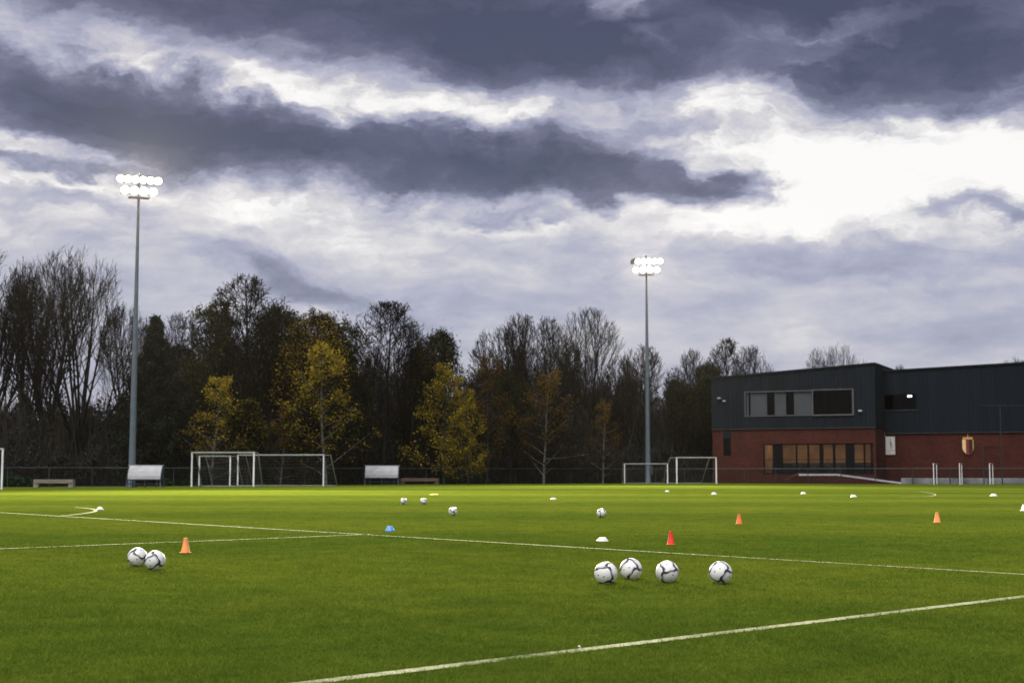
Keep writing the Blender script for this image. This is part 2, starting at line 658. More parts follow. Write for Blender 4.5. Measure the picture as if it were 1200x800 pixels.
# ------------------------------------------------------------------ balls
def ball_mesh():
    bm = bmesh.new()
    bmesh.ops.create_icosphere(bm, subdivisions=6, radius=.11)
    phi = (1+5**.5)/2
    rng = random.Random(5)
    cub = [Vector(v).normalized() for v in ((1, 0, 0), (-1, 0, 0), (0, 1, 0), (0, -1, 0), (0, 0, 1), (0, 0, -1))]
    corners = [Vector((sx, sy, sz)).normalized() for sx in (-1, 1) for sy in (-1, 1) for sz in (-1, 1)]
    dots = []
    for c in cub:
        a = c.orthogonal().normalized()
        b = c.cross(a)
        for ang in (20, 200):
            dots.append((c + .28*(a*math.cos(R(ang)) + b*math.sin(R(ang)))).normalized())
    for f in bm.faces:
        p = f.calc_center_median().normalized()
        # gentle swirl round each corner makes the bands sweep
        ds = sorted((p.dot(c), i) for i, c in enumerate(cub))
        k = max(range(8), key=lambda i: p.dot(corners[i]))
        cdist = math.acos(min(1, p.dot(corners[k])))
        tw = .75*math.exp(-(cdist/.55)**2)*(1 if corners[k].x*corners[k].y*corners[k].z > 0 else -1)
        q = Quaternion(corners[k], tw) @ p
        v = sorted(((q.dot(c), i) for i, c in enumerate(cub)), reverse=True)
        s = v[0][0]-v[1][0]
        side = 1 if v[0][1] < v[1][1] else -1
        wd = .12 + .23*math.exp(-(cdist/.40)**2)
        off = s*side
        m = 0
        if -wd*.30 < off < wd:
            m = 1 if not (.40 < cdist and abs(off-wd*.30) < .022) else 2
        elif wd+.075 < off < wd+.075+.05:
            m = 3
        if m == 0:
            for dd in dots:
                if p.dot(dd) > math.cos(.065):
                    m = 3
        f.material_index = m
        f.smooth = True
    me = bpy.data.meshes.new('football')
    bm.to_mesh(me)
    bm.free()
    for k in ('ball_white', 'ball_dark', 'ball_line', 'ball_blue'):
        me.materials.append(M[k])
    return me


BALL = ball_mesh()
balls = [
    # px centre, bottom y, euler, label, group
    (160.8, 664.2, (20, 35, 10), 'white football partly hidden behind the ball it touches, near the faded cone', 'footballs on the near grass'),
    (181.5, 668.6, (60, -10, 75), 'white football in front of the ball it touches, beside the faded orange cone', 'footballs on the near grass'),
    (710.0, 685.2, (130, 75, 10), 'white football ending the row of four below the white marker disc', 'footballs on the near grass'),
    (739.4, 680.0, (10, 50, 160), 'white football in the row of four, the one set slightly farther back', 'footballs on the near grass'),
    (782.2, 683.6, (75, -25, 110), 'white football in the row of four, directly below the red cone', 'footballs on the near grass'),
    (844.5, 684.4, (70, 30, -35), 'white football at the building end of the row of four, set apart', 'footballs on the near grass'),
    (705.0, 606.7, (15, 80, 30), 'single white football on open grass behind the white marker disc', 'footballs on the far grass'),
    (473.2, 591.2, (140, 10, 60), 'far white football of a pair, the one nearer the goals', 'footballs on the far grass'),
    (496.5, 591.2, (0, 20, 0), 'far white football of a pair, the one nearer the single ball', 'footballs on the far grass'),
    (531.0, 604.3, (45, 45, 100), 'single white football on open grass between the far pair and the box line', 'footballs on the far grass'),
]
for (px, py, e, lab, grp) in balls:
    o = bpy.data.objects.new('football', BALL)
    COL.objects.link(o)
    g = G(px, py-.4)
    o.location = (g.x, g.y, .105)
    o.rotation_euler = [R(k) for k in e]
    tag(o, lab, 'football', grp)


# ------------------------------------------------------------------ cones and markers
def cone(px, py, h, w, mat, rim, lab, rz=.3):
    g = G(px, py)
    o = empty('marker_cone', g, rz, lab, 'cone', 'training cones on the grass')
    mb = MB()
    mb.lathe([(w*.5, .0), (w*.5, .012), (w*.44, .016), (w*.20, h*.93), (w*.19, h*.98), (w*.15, h), (w*.11, h*.99), (w*.10, h*.9)], 24)
    mb.build('shell', M[mat], o)
    b = MB()
    b.lathe([(w*.40, .004), (w*.56, .004), (w*.57, .010), (w*.55, .016), (w*.40, .017)], 24)
    b.build('base', M[rim], o)
    return o


def pxh(py, k):                 # metres per pixel on the ground row py
    return G(600, py).y/F_PX*k


cone(217.3, 648, pxh(648, 18), pxh(648, 12), 'cone_pale', 'cone_pale', 'faded orange cone beside the touching pair of footballs')
cone(866.3, 614, pxh(614, 12), pxh(614, 8), 'cone_orange', 'cone_orange', 'small orange cone farther back than the red cone')
cone(1098.3, 612.3, pxh(612, 12.5), pxh(612, 8.5), 'cone_pale', 'cone_pale', 'pale orange cone on the grass before the wall crest')
o = cone(786.2, 638.2, pxh(638, 16), pxh(638, 9.5), 'cone_red', 'cone_rim', 'bright red cone behind the row of four footballs')


def disc(px, py, w, h, mat, lab):
    g = G(px, py)
    if g.y > 40:
        w, h = w*.8, h*.8
    o = empty('marker_disc', g, 0, lab, 'marker disc', 'marker discs on the grass')
    mb = MB()
    r = w/2
    mb.lathe([(r, .004), (r*1.0, .012), (r*.93, .018), (r*.55, h*.9), (r*.48, h), (r*.36, h), (r*.33, h*.93), (r*.86, .012)], 26)
    mb.build('shell', M[mat], o)
    return o


disc(706, 634.2, .19, .065, 'disc_white', 'white marker disc between the single ball and the row of four')
disc(117, 597.0, .26, .10, 'disc_white', 'white marker disc beside the penalty arc')
disc(457, 622.2, .175, .095, 'disc_blue', 'blue marker disc beside the corner of the box lines')
disc(648.5, 585, .30, .09, 'disc_white', 'white marker disc on far grass in front of the brown autumn birch')
disc(782, 576, .30, .10, 'disc_white', 'tiny white marker disc in front of the small far goals')
disc(837, 579, .34, .12, 'disc_white', 'white marker disc in front of the building corner')
disc(941.5, 578.6, .34, .12, 'disc_white', 'white marker disc in front of the lit glass wall')
disc(1000.5, 582, .34, .11, 'disc_white', 'white marker disc in front of the end of the glass wall')
disc(1164.5, 581, .40, .13, 'disc_white', 'white marker disc in front of the tall net posts')
disc(509, 579.6, .52, .07, 'disc_yellow', 'flat yellowish marker disc beyond the far pair of balls')
o = cone(1200.5, 598.5, pxh(598, 7.5), pxh(598, 9), 'disc_white', 'disc_white', 'short white cone cut off at the edge of the picture')

mb = MB()
g = G(682, 764)
mb.tube([g + Vector((-.006, .0, .0)), g + Vector((-.002, 0, .022)), g + Vector((-.012, .004, .034)), g + Vector((-.022, .004, .036))], .0055, 6)
tag(mb.build('line_tag', M['tape']), 'small white tag sticking up from the near touchline', 'tag')


# ------------------------------------------------------------------ goals
def goal(pl, pr, H, back, lab, top_back=.45, r=.06, side=True, groundbar=True, net=True):
    """pl, pr: feet of the posts; back: vector from the front frame to the rear ground bar"""
    c = (pl+pr)/2
    o = empty('football_goal', c, 0, lab, 'goal', 'portable goals along the far edge')
    l, q = pl-c, pr-c
    up = Vector((0, 0, H))
    for p in (l, q):
        MB().tube([p, p+up], r, 10).build('post', M['white_metal'], o)
    d = (q-l).normalized()*r
    MB().tube([l+up-d, q+up+d], r, 10).build('crossbar', M['white_metal'], o)
    if side:
        tb = back*top_back
        for p in (l, q):
            m = MB()
            m.tube([p+up, p+up+tb, p+back+Vector((0, 0, .04))], r*.62, 8)
            m.tube([p+Vector((0, 0, .04)), p+back+Vector((0, 0, .04))], r*.55, 8)
            m.build('side_frame', M['white_metal'], o)
    if net:
        m = MB()
        T0, T1 = l+up+back*top_back, q+up+back*top_back
        g0, g1 = l+back+Vector((0, 0, .05)), q+back+Vector((0, 0, .05))
        nn = max(3, int((q-l).length/.22))
        for i in range(nn+1):
            f = i/nn
            a_, b_ = T0.lerp(T1, f), g0.lerp(g1, f)
            sag = Vector((0, 0, -.10*math.sin(math.pi*f)))
            m.tube([l.lerp(q, f)+up, a_+sag, a_.lerp(b_, .5)+back*.04*math.sin(9*f), b_], .0055, 3, cap=False)
        for k in range(1, 10):
            f = k/10
            m.tube([T0.lerp(g0, f), T0.lerp(g0, f).lerp(T1.lerp(g1, f), .5)+back*.04, T1.lerp(g1, f)], .0055, 3, cap=False)
        for p0, pt, pb in ((l, T0, g0), (q, T1, g1)):
            for k in range(1, 9):
                f = k/9
                m.tube([p0+up*(1-f), pt.lerp(pb, f)], .0055, 3, cap=False)
        m.build('net', M['net'], o)
    if groundbar:
        MB().tube([l+back+Vector((0, 0, .04)), q+back+Vector((0, 0, .04))], r*.55, 8).build('ground_bar', M['white_metal'], o)
    return o


def gdir(px0, px1, Y, dy):
    a, b = GX(px0, Y), GX(px1, Y+dy)
    return b-a


goal(G(-150, 572.8), G(1.8, 573.3), 2.44, Vector((-.7, 2.0, 0)), 'white goal whose single post shows at the edge of the picture')
Yg = 103.0
goal(GX(226.3, Yg), GX(298.6, Yg-.3), 2.44, Vector((.36, 1.6, 0)), 'white goal nearest the floodlight mast and dugout, its frame facing the camera', r=.062)
goal(GX(280, 107.6), GX(380, 107.0), 2.32, gdir(380, 396, 107.0, 2.0), 'wide thin white goal reaching away from the dugout with slanted side struts', top_back=.5, r=.055)
goal(GX(235, 104.6), GX(271, 105.0), 2.2, Vector((1.0, 1.2, 0)) * .8, 'small white training goal standing behind the crossbar of the larger goal', r=.055)
goal(GX(731.3, 131), GX(781.5, 131.2), 1.80, gdir(781.5, 777.5, 131, 1.6), 'low white goal standing in front of the far floodlight mast', r=.055)
goal(GX(792.3, 130.6), GX(838.4, 130.2), 2.36, gdir(838.4, 821, 130.2, 2.2), 'tall white goal beside the corner of the brick building', r=.062)
for (p0, p1, lab) in ((1092.0, 1095.6, 'white folded goal seen from its end, first of three from the ramp'),
                      (1122.4, 1124.9, 'white folded goal seen from its end, middle of three before the wall'),
                      (1157.5, 1161.0, 'white folded goal seen from its end, beside the tall net post')):
    a, b = GX(p0, 119.5), GX(p1, 122.6)
    goal(a, b, 1.78, Vector((-.55, -.1, 0)), lab, r=.036, side=False, net=False)

# ------------------------------------------------------------------ floodlight masts


def mast(loc, aim, lab, dark_head, zt):
    o = empty('floodlight_mast', loc, 0, lab, 'floodlight mast', 'lit floodlight masts behind the goals')
    m = MB()
    prof = [(.27, 0), (.26, .02), (.235, 3.0), (.20, 8.0), (.14, 14.0), (.085, zt), (.085, zt+1.9), (.0, zt+1.9)]
    m.lathe(prof, 14)
    m.build('pole', M['galv'], o)
    m = MB()
    m.lathe([(.42, 0), (.42, .05), (.27, .06)], 14)
    m.build('base_plate', M['bluesteel'], o)
    m = MB()
    m.box((.30, -.12, 1.2), (.25, .32, .75), 0, 0, bev=.02)
    m.build('switch_box', M['bluesteel'], o)
    dirv = Vector((aim[0]-loc[0], aim[1]-loc[1], 0)).normalized()
    rz = math.atan2(dirv.y, dirv.x) + math.pi/2          # local -y looks at the pitch
    Rm = Matrix.Rotation(rz, 4, 'Z')
    m = MB()
    for (z, hw) in ((zt, .72), (zt+.55, 1.15), (zt+1.35, 1.45)):
        m.box(Rm @ Vector((0, .05, z)), (hw*2, .08, .08), rz)
    m.box(Rm @ Vector((0, -.28, zt)), (1.44, .55, .04), rz)
    m.build('crossbar', M['galv'], o)
    tilt = Matrix.Rotation(R(24), 4, 'X')
    for row, (z, xs) in enumerate(((zt+.55, (-.98, -.33, .33, .98)), (zt+1.35, (-1.30, -.78, -.26, .26, .78, 1.30)))):
        for i, x in enumerate(xs):
            off = dark_head and row == 1 and i == 0
            Mh = Matrix.Translation(Rm @ Vector((x, -.12, z))) @ Rm @ tilt
            if off:
                Mh = Matrix.Translation(Rm @ Vector((x, -.12, z))) @ Rm @ Matrix.Rotation(R(100), 4, 'Z') @ tilt
            s = .62 if row == 0 else .56
            h = MB()
            vs = []
            for (k, yy) in ((.5, -.16), (.48, -.02), (.26, .16)):
                vs += [Mh @ Vector((sx*s*k, yy, sz*s*k)) for sx, sz in ((-1, -1), (1, -1), (1, 1), (-1, 1))]
            fs = [(j+4*q, (j+1) % 4+4*q, (j+1) % 4+4*q+4, j+4*q+4) for q in range(2) for j in range(4)] + [(8, 9, 10, 11)]
            h.add(vs, fs)
            ho = h.build('floodlight', M['housing'], o)
            ln = MB()
            n = 16
            ln.add([Mh @ Vector((0, -.175, 0))] + [Mh @ Vector((s*.47*math.cos(2*math.pi*k/n), -.165, s*.47*math.sin(2*math.pi*k/n))) for k in range(n)],
                   [(0, 1+k, 1+(k+1) % n) for k in range(n)])
            lo_ = ln.build('lens', M['lens_off'] if off else M['lens'], ho)
            ta = lo_.data.attributes.new('tint', 'FLOAT', 'POINT')
            ta.data.foreach_set('value', [1.0] + [0.0]*n)
    ld = bpy.data.lights.new('floodlight_beam', 'SPOT')
    ld.energy = MAST_POWER
    ld.color = (1.0, .84, .56)
    ld.spot_size = R(84)
    ld.spot_blend = .8
    ld.shadow_soft_size = .9
    lo = bpy.data.objects.new('floodlight_beam', ld)
    COL.objects.link(lo)
    p = Vector((loc[0], loc[1], zt+1.0)) + dirv*.7
    lo.location = p - Vector(loc)
    lo.rotation_euler = (Vector(aim)-p).to_track_quat('-Z', 'Y').to_euler()
    lo.parent = o
    return o


MAST_POWER = 170000
m1 = GX(156.5, 100.0)
mast(m1, (3, 22, 0), 'tall grey floodlight mast rising behind the white dugout, all lamps lit', False, W(162, 232.5, 100.0).z)
m2 = GX(758.8, 133.5)
mast(m2, (5, 28, 0), 'tall grey floodlight mast behind the low goal, one dark lamp turned aside', True, W(756, 322.5, 133.5).z)


# ------------------------------------------------------------------ dugouts and benches
def dugout(px0, px1, ytop, ybase, Y, lab):
    a, b = GX(px0, Y), GX(px1, Y)
    w = (b-a).length
    o = empty('dugout', (a+b)/2, 0, lab, 'dugout', 'team dugouts along the far fence')
    H = W(px0, ytop, Y).z
    zb = H*.38
    m = MB()                                             # back panel bows forward at the top
    for s0, s1 in ((-.5, .5),):
        ys = [(-.22, zb), (-.16, zb+(H-zb)*.25), (.0, zb+(H-zb)*.6), (.26, H-.03), (.34, H+.02)]
        vs = []
        for (yy, zz) in ys:
            vs += [(-w*.5+.06, yy, zz), (w*.5-.06, yy, zz)]
        m.add(vs, [(2*i, 2*i+1, 2*i+3, 2*i+2) for i in range(len(ys)-1)])
        vs2 = [(p[0], p[1]+.02, p[2]-.015) for p in vs]
        m.add(vs2, [(2*i, 2*i+1, 2*i+3, 2*i+2) for i in range(len(ys)-1)])
    m.build('back_panel', M['panel_white'], o)
    for sx in (-1, 1):
        x = sx*(w*.5-.03)
        m = MB()
        m.add([(x, .66, zb), (x, -.22, zb), (x, .0, zb+(H-zb)*.6), (x, .34, H), (x, .66, H)], [(0, 1, 2, 3, 4)])
        m.build('side_panel', M['bluesteel'], o)
        m = MB()
        m.tube([(x, -.24, 0), (x, -.25, zb), (x, -.02, zb+(H-zb)*.6), (x, .33, H)], .035, 8)
        m.tube([(x, .66, 0), (x, .66, H), (x, .33, H+.01)], .035, 8)
        m.tube([(x, .66, zb*.4), (x, -.24, zb*.4)], .025, 8)
        m.build('frame', M['bluesteel'], o)
    m = MB()
    m.box((0, -.02, zb-.06), (w-.14, .30, .05), bev=.01)
    m.box((0, .0, zb*.42), (w-.14, .05, .05))
    for sx in (-.7, 0, .7):
        m.box((sx*w*.5, .05, zb*.5-.05), (.05, .2, zb-.12))
    m.build('seat', M['bluesteel'], o)
    m = MB()
    m.box((0, .34, H+.035), (w+.1, .06, .05))
    m.build('top_rail', M['panel_white'], o)
    return o


dugout(151.5, 191.5, 545.5, 570.7, 98.8, 'white panelled dugout standing at the foot of the near floodlight mast')
dugout(428, 468, 545.8, 567.3, 118.5, 'white panelled dugout standing beside the brown bench, away from the masts')


def bench(px0, px1, Y, H, mat, legmat, lab, backslats):
    a, b = GX(px0, Y), GX(px1, Y)
    w = (b-a).length
    o = empty('bench', (a+b)/2, 0, lab, 'bench')
    m = MB()
    for k in range(3):
        m.box((0, -.18+k*.17, H-.05), (w, .15, .07), bev=.01)
    m.build('seat', M[mat], o)
    if backslats:
        m = MB()
        m.box((0, -.235, H-.17), (w*.98, .05, .22), bev=.01)
        m.build('apron_board', M[mat], o)
    for s in (-1, 1):
        m = MB()
        m.box((s*(w*.5-.17), 0, (H-.1)/2), (.34, .44, H-.1), bev=.015)
        m.build('leg', M[legmat], o)
    return o


bench(43, 89.5, 98.2, .56, 'bench_wood', 'concrete', 'long pale wooden bench on concrete ends in front of the railing', True)
bench(470, 515, 119.3, .56, 'bench_brown', 'bench_brown', 'long brown wooden bench beside the white dugout', True)


# ------------------------------------------------------------------ fence
def seg_points(pts, step):
    out = []
    for p, q in zip(pts[:-1], pts[1:]):
        n = max(1, round((q-p).length/step))
        for i in range(n):
            out.append(p + (q-p)*i/n)
    out.append(pts[-1])
    return out


def fence(pts, H, lab):
    o = empty('perimeter_fence', pts[0], 0, lab, 'fence', 'railings round the pitch')
    base = pts[0]
    P = [p-base for p in pts]
    sp = seg_points(P, 3.0)
    for p in sp:
        m = MB()
        m.tube([p, p+Vector((0, 0, H-.02))], .045, 6)
        m.build('post', M['darkgreen'], o)
    MB().tube([p+Vector((0, 0, H)) for p in P], .035, 6).build('top_rail', M['rail'], o)
    m = MB()
    for z in [.08 + k*.1 for k in range(int((H-.1)/.1)+1)]:
        m.tube([p+Vector((0, 0, z)) for p in P], .008, 3, cap=False)
    for p, q in zip(P[:-1], P[1:]):
        n = int((q-p).length/.12)
        for i in range(n):
            c = p+(q-p)*i/n
            m.tube([c+Vector((0, 0, .05)), c+Vector((0, 0, H))], .008, 3, cap=False)
    m.build('wire_panel', M['darkgreen'], o)


fence([GX(-90, 97.0), GX(60, 101.5), GX(250, 110), GX(500, 124), GX(700, 134.5)], 1.36, 'low green wire railing running behind the dugouts and benches')
fence([GX(700, 134.7), GX(835, 135.5), GX(1024, 126.5), GX(1200, 123.5), GX(1290, 122)], 1.36, 'low green wire railing running in front of the brick building')

# tall net posts beside the building
o = empty('ball_stop_net', GX(1172, 123.2), 0, 'tall thin green net frame standing before the dark cladding', 'net frame')
c = GX(1172, 123.2)
for (px, yt) in ((1150.5, 523), (1172, 474), (1245, 473)):
    H = W(px, yt, 123.2).z
    MB().tube([GX(px, 123.2)-c, GX(px, 123.2)-c+Vector((0, 0, H))], .05, 8).build('post', M['darkgreen'], o)
z1, z2 = W(1172, 475, 123.2).z, W(1172, 524, 123.2).z
MB().tube([GX(1147, 123.2)-c+Vector((0, 0, z1)), GX(1245, 123.2)-c+Vector((0, 0, z1))], .022, 6).build('top_wire', M['rail'], o)
MB().tube([GX(1150.5, 123.2)-c+Vector((0, 0, z2)), GX(1172, 123.2)-c+Vector((0, 0, z2))], .022, 6).build('cross_wire', M['darkgreen'], o)

# ------------------------------------------------------------------ building
TH = R(25)
O_ = Vector((33.4, 131.0, 0))
E_ = Vector((math.cos(TH), -math.sin(TH), 0))
N_ = Vector((math.sin(TH), math.cos(TH), 0))


def B(px, py, yl):
    """facade-local (x, z) of the pixel on the plane yl metres behind the front corner"""
    r = Vector(ray(px, py))
    t = ((O_ + N_*yl) - Vector((0, 0, CAM_H))).dot(N_)/r.dot(N_)
    p = Vector((0, 0, CAM_H)) + r*t
    return (p-O_).dot(E_), p.z


def rect(p0, p1, yl):
    x0, z1 = B(p0[0], p0[1], yl)
    x1, z0 = B(p1[0], p1[1], yl)
    return (x0, z0, x1, z1)


def rect2(px0, px1, ytop_mid, ybot_mid, yl):
    """axis-aligned window from its left and right pixel and its mid-height pixels"""
    pm = (px0+px1)/2
    return (B(px0, ytop_mid, yl)[0], B(pm, ybot_mid, yl)[1], B(px1, ytop_mid, yl)[0], B(pm, ytop_mid, yl)[1])


bld = empty('clubhouse', O_, -TH, 'two storey clubhouse of red brick below dark ribbed cladding', 'building')
XL, _ = B(834.5, 500, 0)
XR2 = 42.0
YB2 = 4.6
TOP1 = lambda x: 11.08 + .060*x
TOP2 = lambda x: 10.66 + .030*x
ZC1, ZC2 = 5.18, 4.72


def wall(mb, x0, x1, z0, z1, holes, y, rev=.28, mi=0):
    """z1 may be a function of x; holes (x0,z0,x1,z1) get reveals"""
    zf = z1 if callable(z1) else (lambda x: z1)
    xs = sorted({x0, x1, *[h[0] for h in holes], *[h[2] for h in holes]})
    zs = sorted({z0, *[h[1] for h in holes if h[1] > z0], *[h[3] for h in holes]}) + [None]
    xs = [x for x in xs if x0-1e-6 <= x <= x1+1e-6]
    for xa, xb in zip(xs[:-1], xs[1:]):
        for za, zb in zip(zs[:-1], zs[1:]):
            xm = (xa+xb)/2
            zm = (za + (zf(xm) if zb is None else zb))/2
            if any(h[0] < xm < h[2] and h[1] < zm < h[3] for h in holes):
                continue
            mb.add([(xa, y, za), (xb, y, za), (xb, y, zf(xb) if zb is None else zb), (xa, y, zf(xa) if zb is None else zb)], [(0, 1, 2, 3)], mi)
    for (a, b_, c, d_) in holes:
        mb.add([(a, y, b_), (c, y, b_), (c, y+rev, b_), (a, y+rev, b_)], [(0, 1, 2, 3)], mi)
        mb.add([(a, y, d_), (c, y, d_), (c, y+rev, d_), (a, y+rev, d_)], [(0, 1, 2, 3)], mi)
        mb.add([(a, y, b_), (a, y, d_), (a, y+rev, d_), (a, y+rev, b_)], [(0, 1, 2, 3)], mi)
        mb.add([(c, y, b_), (c, y, d_), (c, y+rev, d_), (c, y+rev, b_)], [(0, 1, 2, 3)], mi)


def ribs(mb, x0, x1, z0, zf, holes, y, step=.40):
    n = int((x1-x0)/step)
    for i in range(1, n):
        x = x0 + (x1-x0)*i/n
        cuts = sorted((h[1]-.08, h[3]+.08) for h in holes if h[0]-.1 < x < h[2]+.1)
        z = z0
        for (ca, cb) in cuts + [(zf(x)-.12, None)]:
            if ca - z > .05:
                mb.box((x, y-.02, (z+ca)/2), (.05, .04, ca-z))
            z = cb if cb else z


strip = rect2(874, 998, 458.7, 485.5, 0)
glaz = (B(894, 520, 0)[0], B(955, 555.5, 0)[1], B(1023, 520, 0)[0], B(955, 519.5, 0)[1])
slot = rect2(847.2, 856.2, 513.5, 534, 0)
w2 = rect2(1034.5, 1074, 461.8, 480, YB2)

# brick storeys
mb = MB()
DEP = 18.0
wall(mb, XL, 0, 0, ZC1, [glaz, slot], .06)
mb.add([(0, .06, 0), (0, YB2, 0), (0, YB2, ZC1), (0, .06, ZC1)], [(0, 1, 2, 3)])
mb.add([(XL, .06, 0), (XL, DEP, 0), (XL, DEP, ZC1), (XL, .06, ZC1)], [(0, 1, 2, 3)])
wall(mb, 0, XR2, 0, ZC2, [], YB2+.06)
mb.add([(XL, DEP, 0), (XR2, DEP, 0), (XR2, DEP, ZC2), (XL, DEP, ZC2)], [(0, 1, 2, 3)])
mb.add([(XR2, YB2+.06, 0), (XR2, DEP, 0), (XR2, DEP, ZC2), (XR2, YB2+.06, ZC2)], [(0, 1, 2, 3)])
mb.build('brick_wall', M['brick'], bld)

# cladding of the two wings
mb = MB()
wall(mb, XL-.05, .05, ZC1, TOP1, [strip], 0)
ribs(mb, XL, 0, ZC1, TOP1, [strip], 0)
for x in (XL-.05, .05):
    mb.add([(x, 0, ZC1), (x, DEP, ZC1), (x, DEP, TOP1(x)), (x, 0, TOP1(x))], [(0, 1, 2, 3)])
mb.add([(XL-.05, DEP, ZC1), (.05, DEP, ZC1), (.05, DEP, TOP1(0)), (XL-.05, DEP, TOP1(XL))], [(0, 1, 2, 3)])
mb.add([(XL-.05, 0, ZC1), (.05, 0, ZC1), (.05, .3, ZC1), (XL-.05, .3, ZC1)], [(0, 1, 2, 3)])
for i in range(1, 11):
    y = YB2*i/11
    mb.box((.07, y, (ZC1+TOP1(0))/2), (.04, .05, TOP1(0)-ZC1-.2))
# strip of cladding dropping to the slot window
mb.box(((slot[0]+slot[2])/2, .03, (slot[3]+ZC1)/2-.004), (slot[2]-slot[0], .05, ZC1-slot[3]-.012))
mb.build('cladding', M['cladding'], bld)
mb = MB()
wall(mb, .055, XR2, ZC2, TOP2, [w2], YB2)
ribs(mb, .055, XR2, ZC2, TOP2, [w2], YB2)
mb.add([(.055, YB2, ZC2), (XR2, YB2, ZC2), (XR2, YB2+.3, ZC2), (.055, YB2+.3, ZC2)], [(0, 1, 2, 3)])
mb.add([(XR2, YB2, ZC2), (XR2, DEP, ZC2), (XR2, DEP, TOP2(XR2)), (XR2, YB2, TOP2(XR2))], [(0, 1, 2, 3)])
mb.build('cladding', M['cladding'], bld)

mb = MB()
mb.box((XL/2, -.035, ZC1-.03), (-XL+.1, .07, .05))
mb.build('flashing', M['flashing'], bld)
mb = MB()
mb.box((XR2/2+.1, YB2-.035, ZC2-.03), (XR2-.2, .07, .05))
mb.build('flashing', M['flashing'], bld)
# roofs and eaves
mb = MB()
mb.add([(XL-.1, -.06, TOP1(XL)+.02), (.1, -.06, TOP1(0)+.02), (.1, DEP, TOP1(0)+.02), (XL-.1, DEP, TOP1(XL)+.02)], [(0, 1, 2, 3)])
L1 = math.hypot(-XL+.2, TOP1(0)-TOP1(XL))
Mx = Matrix.Rotation(-math.atan(.060), 4, 'Y')
mb.box((XL/2, -.05, (TOP1(XL)+TOP1(0))/2-.04), (L1, .12, .16), M=Mx)
mb.box((.09, DEP/2, TOP1(0)-.04), (.12, DEP, .16))
mb.build('roof', M['roof'], bld)
mb = MB()
mb.add([(.06, YB2-.06, TOP2(0)+.02), (XR2, YB2-.06, TOP2(XR2)+.02), (XR2, DEP, TOP2(XR2)+.02), (.06, DEP, TOP2(0)+.02)], [(0, 1, 2, 3)])
Mx = Matrix.Rotation(-math.atan(.030), 4, 'Y')
mb.box((XR2/2+.1, YB2-.05, (TOP2(0)+TOP2(XR2))/2-.04), (XR2-.2, .12, .16), M=Mx)
mb.build('roof', M['roof'], bld)


def pane(x0, z0, x1, z1, y, parent, mat='glass'):
    m = MB()
    m.add([(x0, y, z0), (x1, y, z0), (x1, y, z1), (x0, y, z1)], [(0, 1, 2, 3)])
    return m.build('pane', M[mat], parent)


def frame_ring(x0, z0, x1, z1, y, t, d, mat, name='window', parent=bld):
    m = MB()
    m.box(((x0+x1)/2, y, z0+t/2), (x1-x0, d, t))
    m.box(((x0+x1)/2, y, z1-t/2), (x1-x0, d, t))
    m.box((x0+t/2, y, (z0+z1)/2), (t, d, z1-z0-2*t-.004))
    m.box((x1-t/2, y, (z0+z1)/2), (t, d, z1-z0-2*t-.004))
    return m.build(name, M[mat], parent)


def room(x0, z0, x1, z1, y, dep, mat, parent, name='room'):
    m = MB()
    m.add([(x0, y, z0), (x1, y, z0), (x1, y+dep, z0), (x0, y+dep, z0), (x0, y, z1), (x1, y, z1), (x1, y+dep, z1), (x0, y+dep, z1)],
          [(0, 1, 2, 3), (4, 5, 6, 7), (3, 2, 6, 7), (0, 3, 7, 4), (1, 2, 6, 5)])
    return m.build(name, M[mat], parent)


# upper strip window: pale panels between dark panes, one large pane with a white frame
x0, z0, x1, z1 = strip
win = frame_ring(x0-.12, z0-.12, x1+.12, z1+.12, -.02, .09, .10, 'winframe')
room(x0, z0-.5, x1, z1+.35, .32, 4.0, 'room_dark', bld)
cuts = [874.5, 877.0, 879.2, 898.5, 907.5, 920.8, 930.2, 952.6, 998]
cx = [B(p, 472, 0)[0] for p in cuts]
m = MB()
for i, dark in enumerate((0, 1, 0, 1, 0, 1, 0)):
    if not dark:
        m.box(((cx[i]+cx[i+1])/2, .12, (z0+z1)/2), (cx[i+1]-cx[i], .05, z1-z0-.004))
m.build('infill_panel', M['greypanel'], win)
for i, dark in enumerate((0, 1, 0, 1, 0, 1, 0, 1)):
    if dark:
        pane(cx[i], z0, cx[i+1], z1, .16, win, 'glass_dark')
big = frame_ring(cx[7]-.04, z0-.16, x1+.2, z1+.17, -.06, .09, .14, 'winframe')
m = MB()
for k in (1, 2):
    xx = cx[7] + (x1-cx[7])*k/3
    m.box((xx, .10, (z0+z1)/2), (.07, .08, z1-z0-.01))
m.build('mullion', M['darkframe'], big)
# window with a lamp burning inside, other wing
x0, z0, x1, z1 = w2
win = frame_ring(x0, z0, x1, z1, YB2+.10, .09, .10, 'darkframe')
pane(x0+.09, z0+.09, x1-.09, z1-.09, YB2+.12, win, 'glass_dark')
m = MB()
m.box(((x0*.5+x1*.5), YB2+.08, (z0+z1)/2), (.07, .09, z1-z0-.2))
m.build('mullion', M['darkframe'], win)
m = MB()
m.box(((x0+x1)/2, YB2-.02, z0-.05), (x1-x0+.2, .14, .05))
m.build('sill', M['greypanel'], win)
room(x0-.8, z0-.9, x1+.8, z1+.5, YB2+.32, 4.0, 'room_dark', bld)
lx, lz = B(1066, 464.0, YB2+.8)
m = MB()
m.box((lx, YB2+.8, lz), (.34, .5, .16))
m.build('ceiling_lamp', M['office_lamp'], bld)
lx, lz = B(1042, 464.0, YB2+1.6)
# slot window
x0, z0, x1, z1 = slot
win = frame_ring(x0, z0, x1, z1, .16, .08, .10, 'darkframe')
pane(x0+.08, z0+.08, x1-.08, z1-.08, .18, win, 'glass_dark')
room(x0-.5, z0-.6, x1+.5, z1+.4, .36, 3.0, 'room_dark', bld)
